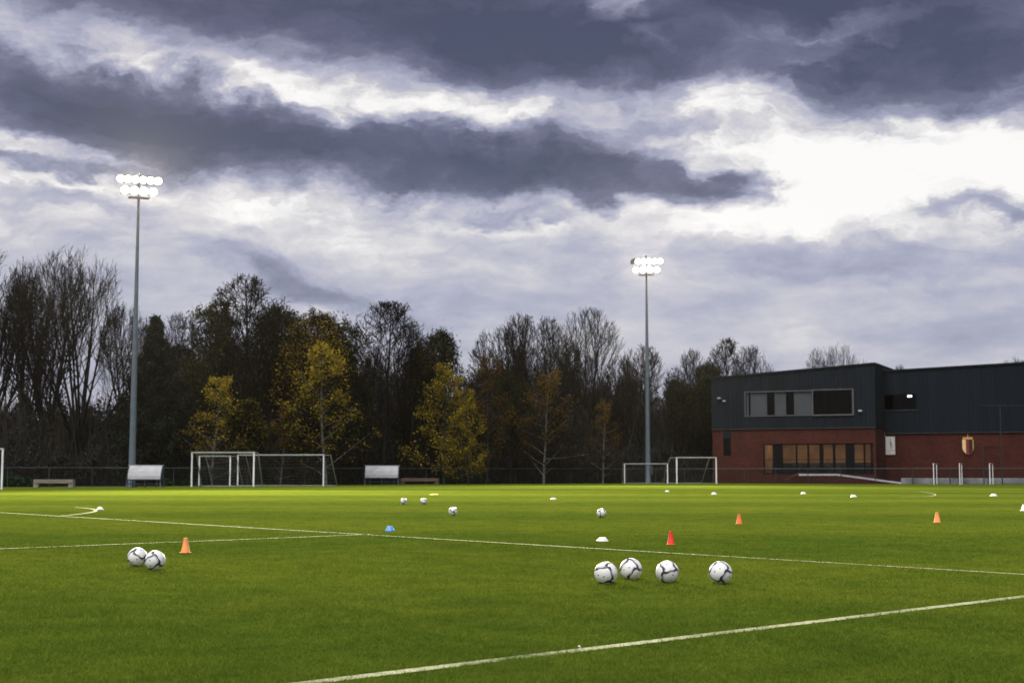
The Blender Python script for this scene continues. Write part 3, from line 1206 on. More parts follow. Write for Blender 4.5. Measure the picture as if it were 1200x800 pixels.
# glass wall with the lit hall behind
x0, z0, x1, z1 = glaz
hall = room(x0+.01, z0-.02, x1-.02, z1+.25, .36, 4.1, 'room_warm', bld, 'hall')
win = frame_ring(x0, z0, x1, z1, .20, .10, .12, 'darkframe', 'glass_wall')
mull = [(906, 917.5), (932.6, 934.4), (946.3, 948.2), (960.5, 965), (976.2, 979), (991, 1001.5), (1012.2, 1014.2), (1020.5, 1022)]
xs = []
for (a, b_) in mull:
    xa, xb = B(a, 535, .2)[0], B(b_, 535, .2)[0]
    m = MB()
    m.box(((xa+xb)/2, .20, (z0+z1)/2), (xb-xa, .11, z1-z0-.21))
    m.build('mullion', M['darkframe'], win)
    xs.append((xa, xb))
edges = [x0+.1] + [k for q in xs for k in q] + [x1-.1]
for i in range(0, len(edges), 2):
    if edges[i+1]-edges[i] > .05:
        pane(edges[i], z0+.1, edges[i+1], z1-.1, .22, win)
m = MB()
m.box(((x0+x1)/2, .17, z0+(z1-z0)*.48), (x1-x0-.2, .05, .04))
m.build('transom', M['darkframe'], win)
m = MB()
for k in range(4):
    xx = x0 + (x1-x0)*(k+.5)/4
    m.box((xx, 2.2, z1+.2), (.9, .5, .06))
m.build('ceiling_lamp', M['room_lamp'], hall)
m = MB()                                       # furniture silhouettes inside
rng = random.Random(4)
for k in range(9):
    xx = x0 + .6 + (x1-x0-1.2)*rng.random()
    m.box((xx, 1.2+rng.random()*1.5, z0+.42), (.7+rng.random()*.8, .6, .8+rng.random()*.5), bev=.05)
m.box(((x0+x1)/2, 3.6, z0+.55), (x1-x0-.3, .5, 1.1), bev=.03)
m.build('furniture', M['room_dark'], hall)


# small lamps and cameras on the wall
def wall_lamp(px, py, y, s=1.0):
    lx, lz = B(px, py, y)
    m = MB()
    m.box((lx, y-.16, lz), (.34*s, .24, .18*s), bev=.03)
    m.tube([(lx, y, lz+.05), (lx, y-.1, lz+.05)], .04, 6)
    m.build('wall_lamp', M['lampwhite'], bld)


wall_lamp(843.3, 466.5, 0, .9)
wall_lamp(849.2, 469.8, 0, .8)
wall_lamp(1008.3, 481.3, 0, 1.0)

# poster and crest on the wall: things of their own
x0, z0, x1, z1 = rect2(1037.6, 1048.6, 511.3, 532.5, YB2)


def toworld(x, y, z):
    return O_ + E_*x + N_*y + Vector((0, 0, z))


po = empty('wall_poster', toworld((x0+x1)/2, YB2+.06, z0), -TH, 'white upright poster panel with a grey figure, on the brick wall', 'poster')
w, h = x1-x0, z1-z0
m = MB()
m.box((0, -.04, h/2), (w, .05, h), bev=.008)
m.build('board', pmat('poster_paper', (.68, .65, .62), (.58, .56, .54), 1.5, .6), po)
m = MB()
fig = [(-.05, .86), (.03, .9), (.09, .82), (.06, .74), (.17, .68), (.2, .5), (.15, .34), (.12, .3), (.04, .3), (.01, .42), (-.03, .52), (-.1, .6), (-.08, .68), (-.01, .74)]
m.add([(a*w, -.068, b_*h) for a, b_ in fig], [tuple(range(len(fig)))])
m.build('grey_figure', pmat('poster_grey_print', (.20, .20, .21), (.33, .33, .33), 4, .6), po)
m = MB()
m.box((.0, -.068, h*.225), (w*.86, .004, h*.018))
m.box((-w*.22, -.068, h*.12), (w*.3, .004, h*.02))
m.build('caption_line', pmat('poster_dark_print', (.12, .12, .12), None, 4, .6), po)

x0, z0, x1, z1 = rect2(1127.3, 1140.6, 508.5, 532.6, YB2)
cr = empty('wall_crest', toworld((x0+x1)/2, YB2+.06, z0), -TH, 'shield crest in yellow, red and black under a gold crown, on the brick wall', 'crest')
w, h = x1-x0, z1-z0
gold = pmat('crest_gold', (.62, .36, .10), (.5, .27, .07), 6, .35, .2)
cream = pmat('crest_cream', (.78, .60, .30), (.72, .54, .26), 6, .5)
red = pmat('crest_red', (.26, .02, .02), (.2, .015, .015), 6, .5)
black = pmat('crest_black', (.012, .012, .014), (.008, .008, .01), 6, .5)


def shield(sx, y, d, x_from=-.5, x_to=.5):
    """outline of the shield between two fractions of its width"""
    n = 14
    top, bot = [], []
    for i in range(n+1):
        x = x_from + (x_to-x_from)*i/n
        top.append((x*w*sx, .74*h))
        u = abs(x)*2
        zb_ = .30*h*(u**2.2)*.95
        bot.append((x*w*sx, (zb_ if u < .999 else .30*h)*sx + (1-sx)*.4*h))
    f = [(a, y, b_) for a, b_ in top] + [(a, y, b_) for a, b_ in bot[::-1]]
    bk = [(a, y+d, b_) for a, b_, in [(p[0], p[2]) for p in f]]
    k = len(f)
    return f+bk, [tuple(range(k)), tuple(range(2*k-1, k-1, -1))] + [(i, (i+1) % k, k+(i+1) % k, k+i) for i in range(k)]


m = MB()
m.add(*shield(1.0, -.10, .09))
m.build('shield_border', gold, cr)
for (nm, mt, a, b_) in (('yellow_field', cream, -.5, -.19), ('red_field', red, -.188, .10), ('black_field', black, .102, .44)):
    m = MB()
    m.add(*shield(.94, -.13, .025, a, b_))
    m.build(nm, mt, cr)
m = MB()
m.box((0, -.07, .775*h), (w*.84, .10, .05*h))
for a in (-.36, -.18, 0, .18, .36):
    hh = .80 + (.16 if a == 0 else .09)
    m.add([((a-.10)*w, -.12, .79*h), ((a+.10)*w, -.12, .79*h), (a*w, -.10, hh*h), ((a-.10)*w, -.02, .79*h), ((a+.10)*w, -.02, .79*h)],
          [(0, 1, 2), (3, 4, 2), (0, 3, 2), (1, 4, 2)])
m.box((0, -.09, .97*h), (.05*w, .04, .06*h))
m.build('crown_emblem', gold, cr)

# terrace and ramp before the glass wall
ya, yb = -2.6, -.05
xa, xb, xc = B(936, 556, -2.6)[0], B(979, 556, -2.6)[0], B(1056, 565, -2.6)[0]
xs0 = B(921, 564, -2.6)[0]
zt = B(957, 555.2, -2.6)[1]
rp = empty('entrance_ramp', toworld((xa+xb)/2, ya, 0), -TH, 'raised entrance terrace with a long white edged ramp before the glass wall', 'ramp')
cxr = (xa+xb)/2
m = MB()
vs = []
for y in (0, yb-ya):
    vs += [(xs0-cxr, y, 0), (xa-cxr, y, zt-.13), (xb-cxr, y, zt-.13), (xc-cxr, y, .03), (xc-cxr, y, 0)]
m.add(vs, [(0, 1, 2, 3, 4), (5, 6, 7, 8, 9), (0, 1, 6, 5), (1, 2, 7, 6), (2, 3, 8, 7), (3, 4, 9, 8)])
m.build('ramp_body', M['brick'], rp)
m = MB()
m.box(((xa+xb)/2-cxr, .1, zt-.055), (xb-xa, .26, .17))
Lr = math.hypot(xc-xb, zt-.1)
m.box(((xb+xc)/2-cxr+.03, .1, (zt-.1)/2+.06), (Lr, .26, .15), M=Matrix.Rotation(math.atan2(zt-.1, xc-xb), 4, 'Y'))
m.build('coping', M['coping'], rp)
m = MB()
m.tube([(xs0-cxr, 0, .35), (xa-cxr, 0, zt+.1)], .03, 6)
m.build('stair_rail', M['rail'], rp)

# low pale wall along the foot of the other wing
a, b_ = GX(1054, 127.6), GX(1330, 121.5)
lw = MB()
ang = math.atan2((b_-a).y, (b_-a).x)
L_ = (b_-a).length
lw.box((0, 0, .26), (L_, .22, .52), bev=.02)
o = lw.build('low_wall', M['lowwall'])
o.location = (a+b_)/2
o.rotation_euler = (0, 0, ang)
tag(o, 'low grey stained wall at the foot of the brick wing', 'wall')


# ------------------------------------------------------------------ trees
def rot_dir(d, ang, az):
    a = d.orthogonal().normalized()
    b = d.cross(a)
    return (d*math.cos(ang) + (a*math.cos(az) + b*math.sin(az))*math.sin(ang)).normalized()


class Skel:
    def __init__(self, seed, env=None):
        self.r = random.Random(seed)
        self.env = env           # (centre height, radius, half height, height the branches fan out from)
        self.segs = []           # (p, q, r0, r1, lvl)

    def grow(self, p, d, L, r, lvl, spec):
        s = spec[lvl]
        n = s['n']
        az = self.r.random()*6.28
        nxt = spec[lvl+1] if lvl+1 < len(spec) else None
        pts = [(p, r)]
        for i in range(n):
            j = s['jit']
            d = (d + Vector((self.r.uniform(-j, j), self.r.uniform(-j, j), self.r.uniform(-j, j)*.6 + s['up']))).normalized()
            if self.env and lvl > 0:
                zc, rx, rz, zf = self.env
                rad = Vector((p.x, p.y, p.z-zf))
                if rad.length > .5:
                    d = (d + rad.normalized()*s.get('fan', .10)).normalized()
            q = p + d*(L/n)
            if self.env and lvl > 0:
                e = (q.x/rx)**2 + (q.y/rx)**2 + ((q.z-zc)/(rz if q.z > zc else rz*1.9))**2
                if e > self.r.uniform(.84, 1.12):
                    break
            r1 = max(s['rmin'], r*(1 - s['tap']*(1/n)/(1 - s['tap']*i/n)))
            self.segs.append((p, q, r, r1, lvl))
            p, r = q, r1
            pts.append((p, r, d.copy()))
        if not nxt or len(pts) < 2:
            return
        n = len(pts)-1
        k = nxt['count'] if not callable(nxt['count']) else nxt['count'](self.r)
        for c in range(k):
            t = nxt['start'] + (1-nxt['start'])*((c+self.r.random()*.9)/k)**nxt.get('bias', 1.0)
            f = t*n
            i = min(int(f), n-1)
            P0, P1 = pts[i], pts[i+1]
            pos = P0[0].lerp(P1[0], f-i)
            rr = P0[1] + (P1[1]-P0[1])*(f-i)
            dd = P1[2]
            az += 2.4 + self.r.uniform(-.5, .5)
            a = R(self.r.uniform(*nxt['ang'])) * (1 - nxt.get('angt', 0)*t)
            cd = rot_dir(dd, a, az)
            Lc = L*nxt['len']*nxt['shape'](t)*self.r.uniform(.75, 1.15)
            self.grow(pos, cd, Lc, max(nxt['rmin'], rr*nxt['rad']), lvl+1, spec)


def tube_mesh(name, segs, sides):
    """all segments as tapered prisms, vectorised"""
    n = len(segs)
    A = np.array([s[0] for s in segs], np.float64)
    Bq = np.array([s[1] for s in segs], np.float64)
    r0 = np.array([s[2] for s in segs])
    r1 = np.array([s[3] for s in segs])
    d = Bq-A
    d /= np.maximum(np.linalg.norm(d, axis=1, keepdims=True), 1e-9)
    ref = np.where(np.abs(d[:, 2:3]) > .9, np.array([[1., 0, 0]]), np.array([[0, 0, 1.]]))
    a = np.cross(d, ref)
    a /= np.linalg.norm(a, axis=1, keepdims=True)
    b = np.cross(d, a)
    t = np.arange(sides)*2*np.pi/sides
    ring = a[:, None, :]*np.cos(t)[None, :, None] + b[:, None, :]*np.sin(t)[None, :, None]
    V = np.concatenate([A[:, None]+ring*r0[:, None, None], Bq[:, None]+ring*r1[:, None, None]], 1)   # n, 2s, 3
    j = np.arange(sides)
    q = np.stack([j, (j+1) % sides, (j+1) % sides+sides, j+sides], 1)
    Fq = (np.arange(n)[:, None, None]*2*sides + q[None]).reshape(-1, 4)
    return V.reshape(-1, 3), Fq


def np_mesh(name, parts, mat, smooth=True, tint=None):
    vs, fs, off = [], [], 0
    for V, Fq in parts:
        vs.append(V)
        fs.append(Fq+off)
        off += len(V)
    V = np.concatenate(vs).astype(np.float32)
    Fq = np.concatenate(fs).astype(np.int32)
    me = bpy.data.meshes.new(name)
    me.vertices.add(len(V))
    me.vertices.foreach_set('co', V.ravel())
    me.loops.add(Fq.size)
    me.loops.foreach_set('vertex_index', Fq.ravel())
    me.polygons.add(len(Fq))
    me.polygons.foreach_set('loop_start', np.arange(0, Fq.size, Fq.shape[1], dtype=np.int32))
    me.polygons.foreach_set('use_smooth', np.full(len(Fq), smooth))
    me.materials.append(mat)
    if tint is not None:
        at = me.attributes.new('tint', 'FLOAT', 'POINT')
        at.data.foreach_set('value', np.repeat(tint, Fq.shape[1]).astype(np.float32))
    me.update()
    me.validate()
    return me


def leaf_quads(C, size, rng, flat=0.0):
    n = len(C)
    a = rng.normal(size=(n, 3))
    a[:, 2] *= (1-flat)
    a /= np.linalg.norm(a, axis=1, keepdims=True)
    b = rng.normal(size=(n, 3))
    b -= a*np.sum(a*b, 1, keepdims=True)
    b /= np.linalg.norm(b, axis=1, keepdims=True)
    s = size*(.6+.8*rng.random((n, 1)))
    V = np.stack([C-a*s, C-b*s*.55+a*s*.1, C+a*s, C+b*s*.55+a*s*.1], 1)
    return V.reshape(-1, 3), np.arange(n*4).reshape(-1, 4)


# level specs -------------------------------------------------------------------
def spec_vase(rm=.014, wide=40):
    return [dict(n=4, jit=.04, up=.04, rmin=.10, tap=.35),
            dict(n=14, jit=.05, up=.012, rmin=.024, tap=.90, fan=.05, count=10, start=.40, ang=(wide*.25, wide), angt=.6, len=3.3, shape=lambda t: 1.0, rad=.60),
            dict(n=9, jit=.07, up=.025, rmin=.018, tap=.82, fan=.10, count=10, start=.28, bias=.9, ang=(18, 38), len=.50, shape=lambda t: 1.15-.55*t, rad=.50),
            dict(n=5, jit=.11, up=.02, rmin=rm, tap=.5, fan=.14, count=7, start=.22, bias=.9, ang=(20, 40), len=.42, shape=lambda t: 1.15-.5*t, rad=.5),
            dict(n=2, jit=.14, up=.02, rmin=rm*.75, tap=.4, fan=.14, count=5, start=.2, ang=(20, 42), len=.40, shape=lambda t: 1.0, rad=.6)]


def spec_upright(rm=.02):
    return [dict(n=12, jit=.05, up=.05, rmin=.03, tap=.88),
            dict(n=6, jit=.10, up=.07, rmin=.025, tap=.8, count=24, start=.28, ang=(45, 70), angt=.3, len=.36, shape=lambda t: (.55+1.2*t if t < .45 else 1.65-1.25*t), rad=.42),
            dict(n=4, jit=.18, up=.04, rmin=.018, tap=.6, count=7, start=.2, ang=(30, 55), len=.45, shape=lambda t: 1.1-.5*t, rad=.5),
            dict(n=2, jit=.2, up=.04, rmin=rm, tap=.5, count=6, start=.2, ang=(30, 55), len=.55, shape=lambda t: 1.1-.4*t, rad=.6),
            dict(n=1, jit=.2, up=.02, rmin=rm*.8, tap=.4, count=3, start=.3, ang=(30, 55), len=.6, shape=lambda t: 1.0, rad=.6)]


def spec_multi(rm=.018):
    return [dict(n=4, jit=.05, up=.03, rmin=.08, tap=.4),
            dict(n=12, jit=.06, up=.02, rmin=.026, tap=.88, fan=.04, count=8, start=.25, ang=(12, 48), angt=.6, len=3.0, shape=lambda t: 1.0, rad=.58),
            dict(n=7, jit=.09, up=.04, rmin=.02, tap=.78, fan=.10, count=14, start=.22, bias=.9, ang=(20, 40), len=.42, shape=lambda t: 1.2-.6*t, rad=.48),
            dict(n=4, jit=.13, up=.03, rmin=rm, tap=.5, fan=.12, count=8, start=.2, ang=(22, 44), len=.44, shape=lambda t: 1.1-.5*t, rad=.5),
            dict(n=2, jit=.16, up=.02, rmin=rm*.8, tap=.4, fan=.12, count=5, start=.3, ang=(22, 44), len=.42, shape=lambda t: 1.0, rad=.6)]


def spec_loose_tree():
    return [dict(n=10, jit=.05, up=.05, rmin=.03, tap=.9),
            dict(n=5, jit=.14, up=.02, rmin=.018, tap=.7, count=24, start=.08, ang=(50, 80), len=.36, shape=lambda t: (.85+.5*t if t < .3 else 1.22-1.0*t), rad=.38),
            dict(n=3, jit=.18, up=-.02, rmin=.014, tap=.6, count=7, start=.25, ang=(30, 55), len=.42, shape=lambda t: 1.1-.5*t, rad=.5),
            dict(n=1, jit=.1, up=.0, rmin=.01, tap=.5, count=4, start=.2, ang=(35, 55), len=.5, shape=lambda t: 1, rad=.6)]


PROTO = {}


def proto(key, seed, spec, H, trunkfrac, r0, bark, twigmat, leaves=None, env=None):
    """leaves: dict(mat, per, size, t0: lowest level, hmin: fraction of height below which leaves are rare)"""
    sk = Skel(seed, tuple(k*H for k in env) if env else None)
    sk.grow(Vector((0, 0, -.3)), Vector((0, 0, 1)), H*trunkfrac, r0, 0, spec)
    zs = max(max(s[1].z for s in sk.segs), .1)
    sc = H/zs
    segs = [(s[0]*sc, s[1]*sc, s[2]*1.0, s[3]*1.0, s[4]) for s in sk.segs]
    big = [[s for s in segs if s[4] == 0], [s for s in segs if s[4] == 1]]
    parts = [tube_mesh('t', big[0], 9)] + ([tube_mesh('t', big[1], 6)] if big[1] else [])
    trunk = np_mesh('trunk', parts, bark)
    small = [[s for s in segs if s[4] == 2], [s for s in segs if s[4] >= 3]]
    parts = [tube_mesh('t', s, n) for s, n in ((small[0], 4), (small[1], 3)) if s]
    out = {'trunk': trunk, 'H': H}
    if leaves:
        rng = np.random.default_rng(seed)
        src = [s for s in segs if s[4] >= leaves['lvl']]
        P0 = np.array([s[0] for s in src])
        P1 = np.array([s[1] for s in src])
        k = rng.integers(0, len(src), leaves['n'])
        C = P0[k] + (P1[k]-P0[k])*rng.random((leaves['n'], 1)) + rng.normal(size=(leaves['n'], 3))*leaves['spread']
        hz = C[:, 2]/H
        keep = rng.random(leaves['n']) < np.clip((hz-leaves['lo'])/.12, leaves.get('min', .02), 1)*np.clip((leaves.get('hi', 2)-hz)/.15, leaves.get('min', .02), 1)
        # clumps: whole regions thin out
        ph = rng.random(6)*6.28
        cl = np.sin(C[:, 0]*1.3+ph[0])*np.sin(C[:, 1]*1.2+ph[1])*np.sin(C[:, 2]*1.4+ph[2]) + .5*np.sin(C[:, 0]*2.9+ph[3])*np.sin(C[:, 2]*3.1+ph[4])
        keep &= rng.random(leaves['n']) < np.clip(.62+cl*leaves.get('clump', .7), .05, 1)
        C = C[keep]
        V, Fq = leaf_quads(C, leaves['size'], rng)
        tint = np.clip(.5 + .28*rng.normal(size=len(C)) + leaves.get('hgrad', 0)*(C[:, 2]/H-.6), 0, 1)
        out['leaf'] = np_mesh('foliage', [(V, Fq)], leaves['mat'], False, tint)
        out['crown'] = np_mesh('branches', parts, twigmat)
    else:
        out['crown'] = np_mesh('crown', parts, twigmat)
    PROTO[key] = out


LM = {
    'yellow': leafmat('yellow_autumn_leaf', [(.035, .030, .008), (.15, .105, .010), (.36, .23, .018)]),
    'gold': leafmat('golden_autumn_leaf', [(.05, .040, .008), (.20, .145, .014), (.43, .32, .036)]),
    'olive': leafmat('olive_leaf', [(.020, .024, .011), (.038, .042, .014), (.075, .072, .018)]),
    'rust': leafmat('rust_brown_leaf', [(.022, .015, .009), (.055, .034, .010), (.16, .095, .012)]),
    'lime': leafmat('yellow_green_leaf', [(.028, .030, .008), (.075, .068, .010), (.17, .14, .014)]),
    'ever': leafmat('dark_evergreen_leaf', [(.012, .015, .014), (.020, .025, .019), (.030, .034, .022)], trans=.15),
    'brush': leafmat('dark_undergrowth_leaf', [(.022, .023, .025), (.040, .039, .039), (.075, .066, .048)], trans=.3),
    'shrub': leafmat('green_shrub_leaf', [(.01, .022, .01), (.018, .04, .015), (.03, .06, .02)], trans=.2),
}

proto('vase_a', 11, spec_vase(wide=46), 18.5, .22, .33, M['bark'], M['twig'], env=(0.62, 0.27, 0.385, 0.2))
proto('vase_b', 23, spec_vase(wide=46), 18.5, .24, .31, M['bark'], M['twig'], env=(0.64, 0.24, 0.365, 0.2))
proto('vase_c', 37, spec_vase(wide=36), 17.0, .24, .29, M['bark'], M['twig'], env=(0.62, 0.20, 0.385, 0.18))
proto('multi_a', 5, spec_multi(), 16.0, .28, .34, M['bark'], M['twig'], env=(0.6, 0.29, 0.405, 0.18))
proto('multi_b', 19, spec_multi(), 15.0, .30, .32, M['bark'], M['twig'], env=(0.60, 0.27, 0.405, 0.16))
proto('alder_a', 7, spec_upright(), 17.0, 1.0, .24, M['bark'], M['twig'], env=(0.64, 0.23, 0.37, 0.3))
proto('alder_b', 29, spec_upright(), 16.0, 1.0, .22, M['bark'], M['twig'], env=(0.64, 0.26, 0.37, 0.3))
proto('ivy', 41, spec_upright(), 15.0, 1.0, .24, M['bark'], M['twig'],
      dict(mat=LM['olive'], n=15000, lvl=2, spread=.25, size=.115, lo=.25, clump=.9))
proto('olive_multi', 43, spec_multi(), 14.0, .3, .3, M['bark'], M['twig'],
      dict(mat=LM['olive'], n=15000, lvl=2, spread=.3, size=.11, lo=.2, hi=1.02, clump=.8), env=(0.56, 0.27, 0.44, 0.15))
proto('autumn_tall', 47, spec_upright(), 15.0, 1.0, .22, M['bark'], M['twig'],
      dict(mat=LM['yellow'], n=8000, lvl=2, spread=.25, size=.105, lo=.22, hi=1.02, clump=1.0, hgrad=-.2), env=(0.56, 0.21, 0.45, 0.25))
proto('birch_gold', 53, spec_loose_tree(), 10.0, 1.0, .13, M['birch'], M['twig'],
      dict(mat=LM['gold'], n=6200, lvl=2, spread=.22, size=.09, lo=.20, clump=1.3, hgrad=1.1, min=.25))
proto('birch_rust', 59, spec_loose_tree(), 10.0, 1.0, .13, M['birch'], M['twig'],
      dict(mat=LM['rust'], n=6000, lvl=2, spread=.25, size=.095, lo=.22, clump=.8, hgrad=1.1, min=.3))
proto('lime_small', 61, spec_multi(), 7.0, .3, .13, M['grey_bark'], M['twig'],
      dict(mat=LM['lime'], n=4600, lvl=2, spread=.2, size=.10, lo=.15, clump=.9), env=(0.56, 0.25, 0.45, 0.12))


def spec_cone_tree():
    return [dict(n=10, jit=.03, up=.05, rmin=.03, tap=.9),
            dict(n=4, jit=.08, up=.02, rmin=.018, tap=.7, count=44, start=.10, ang=(60, 85), len=.34, shape=lambda t: max(.03, 1.12-1.10*t), rad=.35),
            dict(n=2, jit=.12, up=.0, rmin=.014, tap=.6, count=7, start=.15, ang=(35, 55), len=.45, shape=lambda t: 1.1-.6*t, rad=.5),
            dict(n=1, jit=.1, up=.0, rmin=.01, tap=.5, count=4, start=.2, ang=(35, 55), len=.5, shape=lambda t: 1, rad=.6)]


proto('gold_cone', 67, spec_loose_tree(), 10.0, 1.0, .14, M['grey_bark'], M['twig'],
      dict(mat=LM['gold'], n=9000, lvl=2, spread=.2, size=.095, lo=.02, clump=1.5, hgrad=.1, min=.25))
proto('conifer', 71, spec_cone_tree(), 13.0, 1.0, .2, M['bark'], M['twig'],
      dict(mat=LM['ever'], n=75000, lvl=1, spread=.17, size=.095, lo=-.2, clump=.35))
proto('rust_cone', 73, spec_loose_tree(), 12.0, 1.0, .15, M['grey_bark'], M['twig'],
      dict(mat=LM['rust'], n=7000, lvl=2, spread=.25, size=.10, lo=.1, clump=.9, hgrad=.2))


def tree(key, px, ytop, Y, wf, lab, name='bare_tree', group=None, rz=None):
    p = PROTO[key]
    H = W(px, ytop, Y).z
    s = H/p['H']
    g = GX(px, Y)
    tree.i += 1
    o = empty(name, g, (tree.i*2.17) % 6.28 if rz is None else rz, lab, 'tree', group)
    o.scale = (s*wf, s*wf, s)
    for part in ('trunk', 'crown', 'leaf'):
        if part in p:
            nm = {'trunk': 'trunk', 'crown': 'branches' if 'leaf' in p else 'crown', 'leaf': 'foliage'}[part]
            c = bpy.data.objects.new(nm, p[part])
            COL.objects.link(c)
            c.parent = o
    return o


tree.i = 0
T = [
    # key, px, ytop, depth, width factor, label, name
    ('vase_b', -12, 286, 118, 1.1, 'tall bare tree cut off by the edge of the picture beside the railing', 'bare_tree'),
    ('vase_c', 27, 303, 121, .7, 'slender bare tree squeezed between two far broader bare trees beside the railing', 'bare_tree'),
    ('vase_c', 56, 299, 116, 1.0, 'tall bare tree with steep forked limbs beside the widest bare tree', 'bare_tree'),
    ('vase_a', 95, 289, 113, 1.0, 'widest bare tree with a fan shaped crown nearest the floodlight mast', 'bare_tree'),
    ('multi_a', 147, 352, 126, .75, 'lower bare tree half hidden behind the floodlight mast', 'bare_tree'),
    ('conifer', 179, 374, 112, .95, 'dark pointed conifer just beside the near floodlight mast', 'conifer_tree'),
    ('multi_b', 205, 364, 127, .7, 'twiggy bare tree rising just behind the dark conifer', 'bare_tree'),
    ('ivy', 253, 347, 117, .85, 'narrow tall tree with sparse dark leaves to its tip', 'leafy_tree'),
    ('alder_a', 289, 321, 119, 1.15, 'tallest bare tree with wispy top among the leafy trees', 'bare_tree'),
    ('olive_multi', 329, 354, 121, .95, 'broad dark olive leaved tree behind the yellow trees', 'leafy_tree'),
    ('autumn_tall', 366, 359, 117, 1.15, 'tall tree turning yellow orange near its top, above the wide goal', 'autumn_tree'),
    ('ivy', 399, 368, 123, .8, 'thin brown leaved tree touching the tall yellow orange tree', 'leafy_tree'),
    ('birch_gold', 383, 402, 112.5, 1.05, 'slim birch with bright yellow top and pale stem behind the wide goal', 'birch_tree'),
    ('birch_gold', 250, 440, 110.5, .98, 'yellow birch with pale stem behind the goal nearest the mast', 'birch_tree'),
    ('lime_small', 292, 467, 112, 1.0, 'small yellow green tree between the two goals', 'autumn_tree'),
    ('lime_small', 358, 462, 113.5, 1.0, 'small yellow green tree behind the middle of the wide goal', 'autumn_tree'),
    ('birch_rust', 330, 480, 113, .9, 'small brownish autumn tree between the two small yellow green trees', 'autumn_tree'),
    ('alder_b', 452, 350, 122, 1.15, 'bare alder with an open rounded top standing clear of its neighbours', 'bare_tree'),
    ('multi_b', 478, 377, 127, .7, 'bare tree with dark twigs close behind the open alder', 'bare_tree'),
    ('olive_multi', 511, 381, 127, .8, 'thin greenish tree between the open alder and the big golden tree', 'leafy_tree'),
    ('gold_cone', 521, 428, 121, .92, 'large golden autumn tree with leaves down to the grass', 'autumn_tree'),
    ('gold_cone', 549, 458, 120, .75, 'lower golden tree joined to the large golden tree', 'autumn_tree'),
    ('rust_cone', 572, 412, 124, .75, 'narrow brownish tree just behind the golden trees', 'autumn_tree'),
    ('multi_a', 601, 364, 130, .95, 'dense dark bare tree with a rounded top above the narrow brownish tree', 'bare_tree'),
    ('multi_b', 641, 369, 132, .85, 'dense dark bare tree behind the brown autumn birch', 'bare_tree'),
    ('vase_b', 687, 357, 139, 1.1, 'bare fan shaped tree tallest in the middle of the wood', 'bare_tree'),
    ('olive_multi', 598, 428, 128, .75, 'dull green leaved tree below the dense rounded bare tree', 'leafy_tree'),
    ('birch_rust', 637, 437, 124, 1.0, 'brown orange autumn birch with a pale stem in mid wood', 'birch_tree'),
    ('birch_rust', 706, 470, 128, .8, 'faint brown birch with leaning pale stem towards the far mast', 'birch_tree'),
    ('multi_a', 748, 401, 139, .95, 'bare rounded tree directly behind the far floodlight mast', 'bare_tree'),
    ('multi_b', 812, 407, 141, .85, 'bare tree behind the dark green tree at the building corner', 'bare_tree'),
    ('olive_multi', 829, 421, 140, .72, 'dark green tree beside the building corner', 'leafy_tree'),
    ('olive_multi', 796, 440, 139, .7, 'low olive leaved tree between the far mast and the building', 'leafy_tree'),
    ('alder_a', 858, 394, 158, .95, 'tall bare tree rising behind the low end of the roof', 'bare_tree'),
    ('multi_b', 884, 403, 160, .7, 'bare tree with splayed twigs above the low end of the roof', 'bare_tree'),
    ('vase_a', 980, 402, 176, .95, 'rounded bare tree showing above the middle of the roof', 'bare_tree'),
    ('multi_a', 1033, 424, 185, .6, 'bare treetop just showing where the two roofs meet', 'bare_tree'),
    ('multi_b', 1056, 426, 186, .6, 'bare treetop just showing above the start of the second roof', 'bare_tree'),
    ('multi_a', 1192, 417, 184, .8, 'bare treetop showing above the second roof at the picture edge', 'bare_tree'),
]
for (key, px, yt, Y, wf, lab, nm) in T:
    tree(key, px, yt, Y, wf, lab, nm, 'trees along the far edge of the pitch')

# the wood behind, filled with look-alikes
fill_r = random.Random(8)
prof_x = [-80, 0, 150, 200, 260, 330, 420, 480, 560, 620, 700, 760, 830]
prof_y = [330, 345, 385, 392, 378, 380, 392, 392, 402, 388, 392, 415, 424]
keys = ['multi_a', 'alder_b', 'multi_b', 'vase_c', 'alder_a', 'olive_multi', 'ivy', 'multi_a', 'multi_b']
nfill = 46
for i in range(nfill):
    px = -75 + (915)*(i+.5)/nfill + fill_r.uniform(-7, 7)
    Y = float(np.interp(px, [-80, 850], [126, 146])) + fill_r.uniform(0, 16)
    yt = float(np.interp(px, prof_x, prof_y)) + fill_r.uniform(2, 62) + (30 if px < 150 else 0)
    if px < 165:
        continue
    if px > 715 and i % 2:
        continue
    k = keys[i % len(keys)]
    if px > 715:
        k = 'multi_b'
    leafy = 'leaf' in PROTO[k]
    tree(k, px, yt, Y, fill_r.uniform(.6, .85),
         'dull leafy tree filling the back of the wood among taller trees' if leafy else 'bare dark tree filling the back of the wood among taller trees',
         'leafy_tree' if leafy else 'bare_tree', 'leafy trees filling the wood' if leafy else 'bare trees filling the wood')


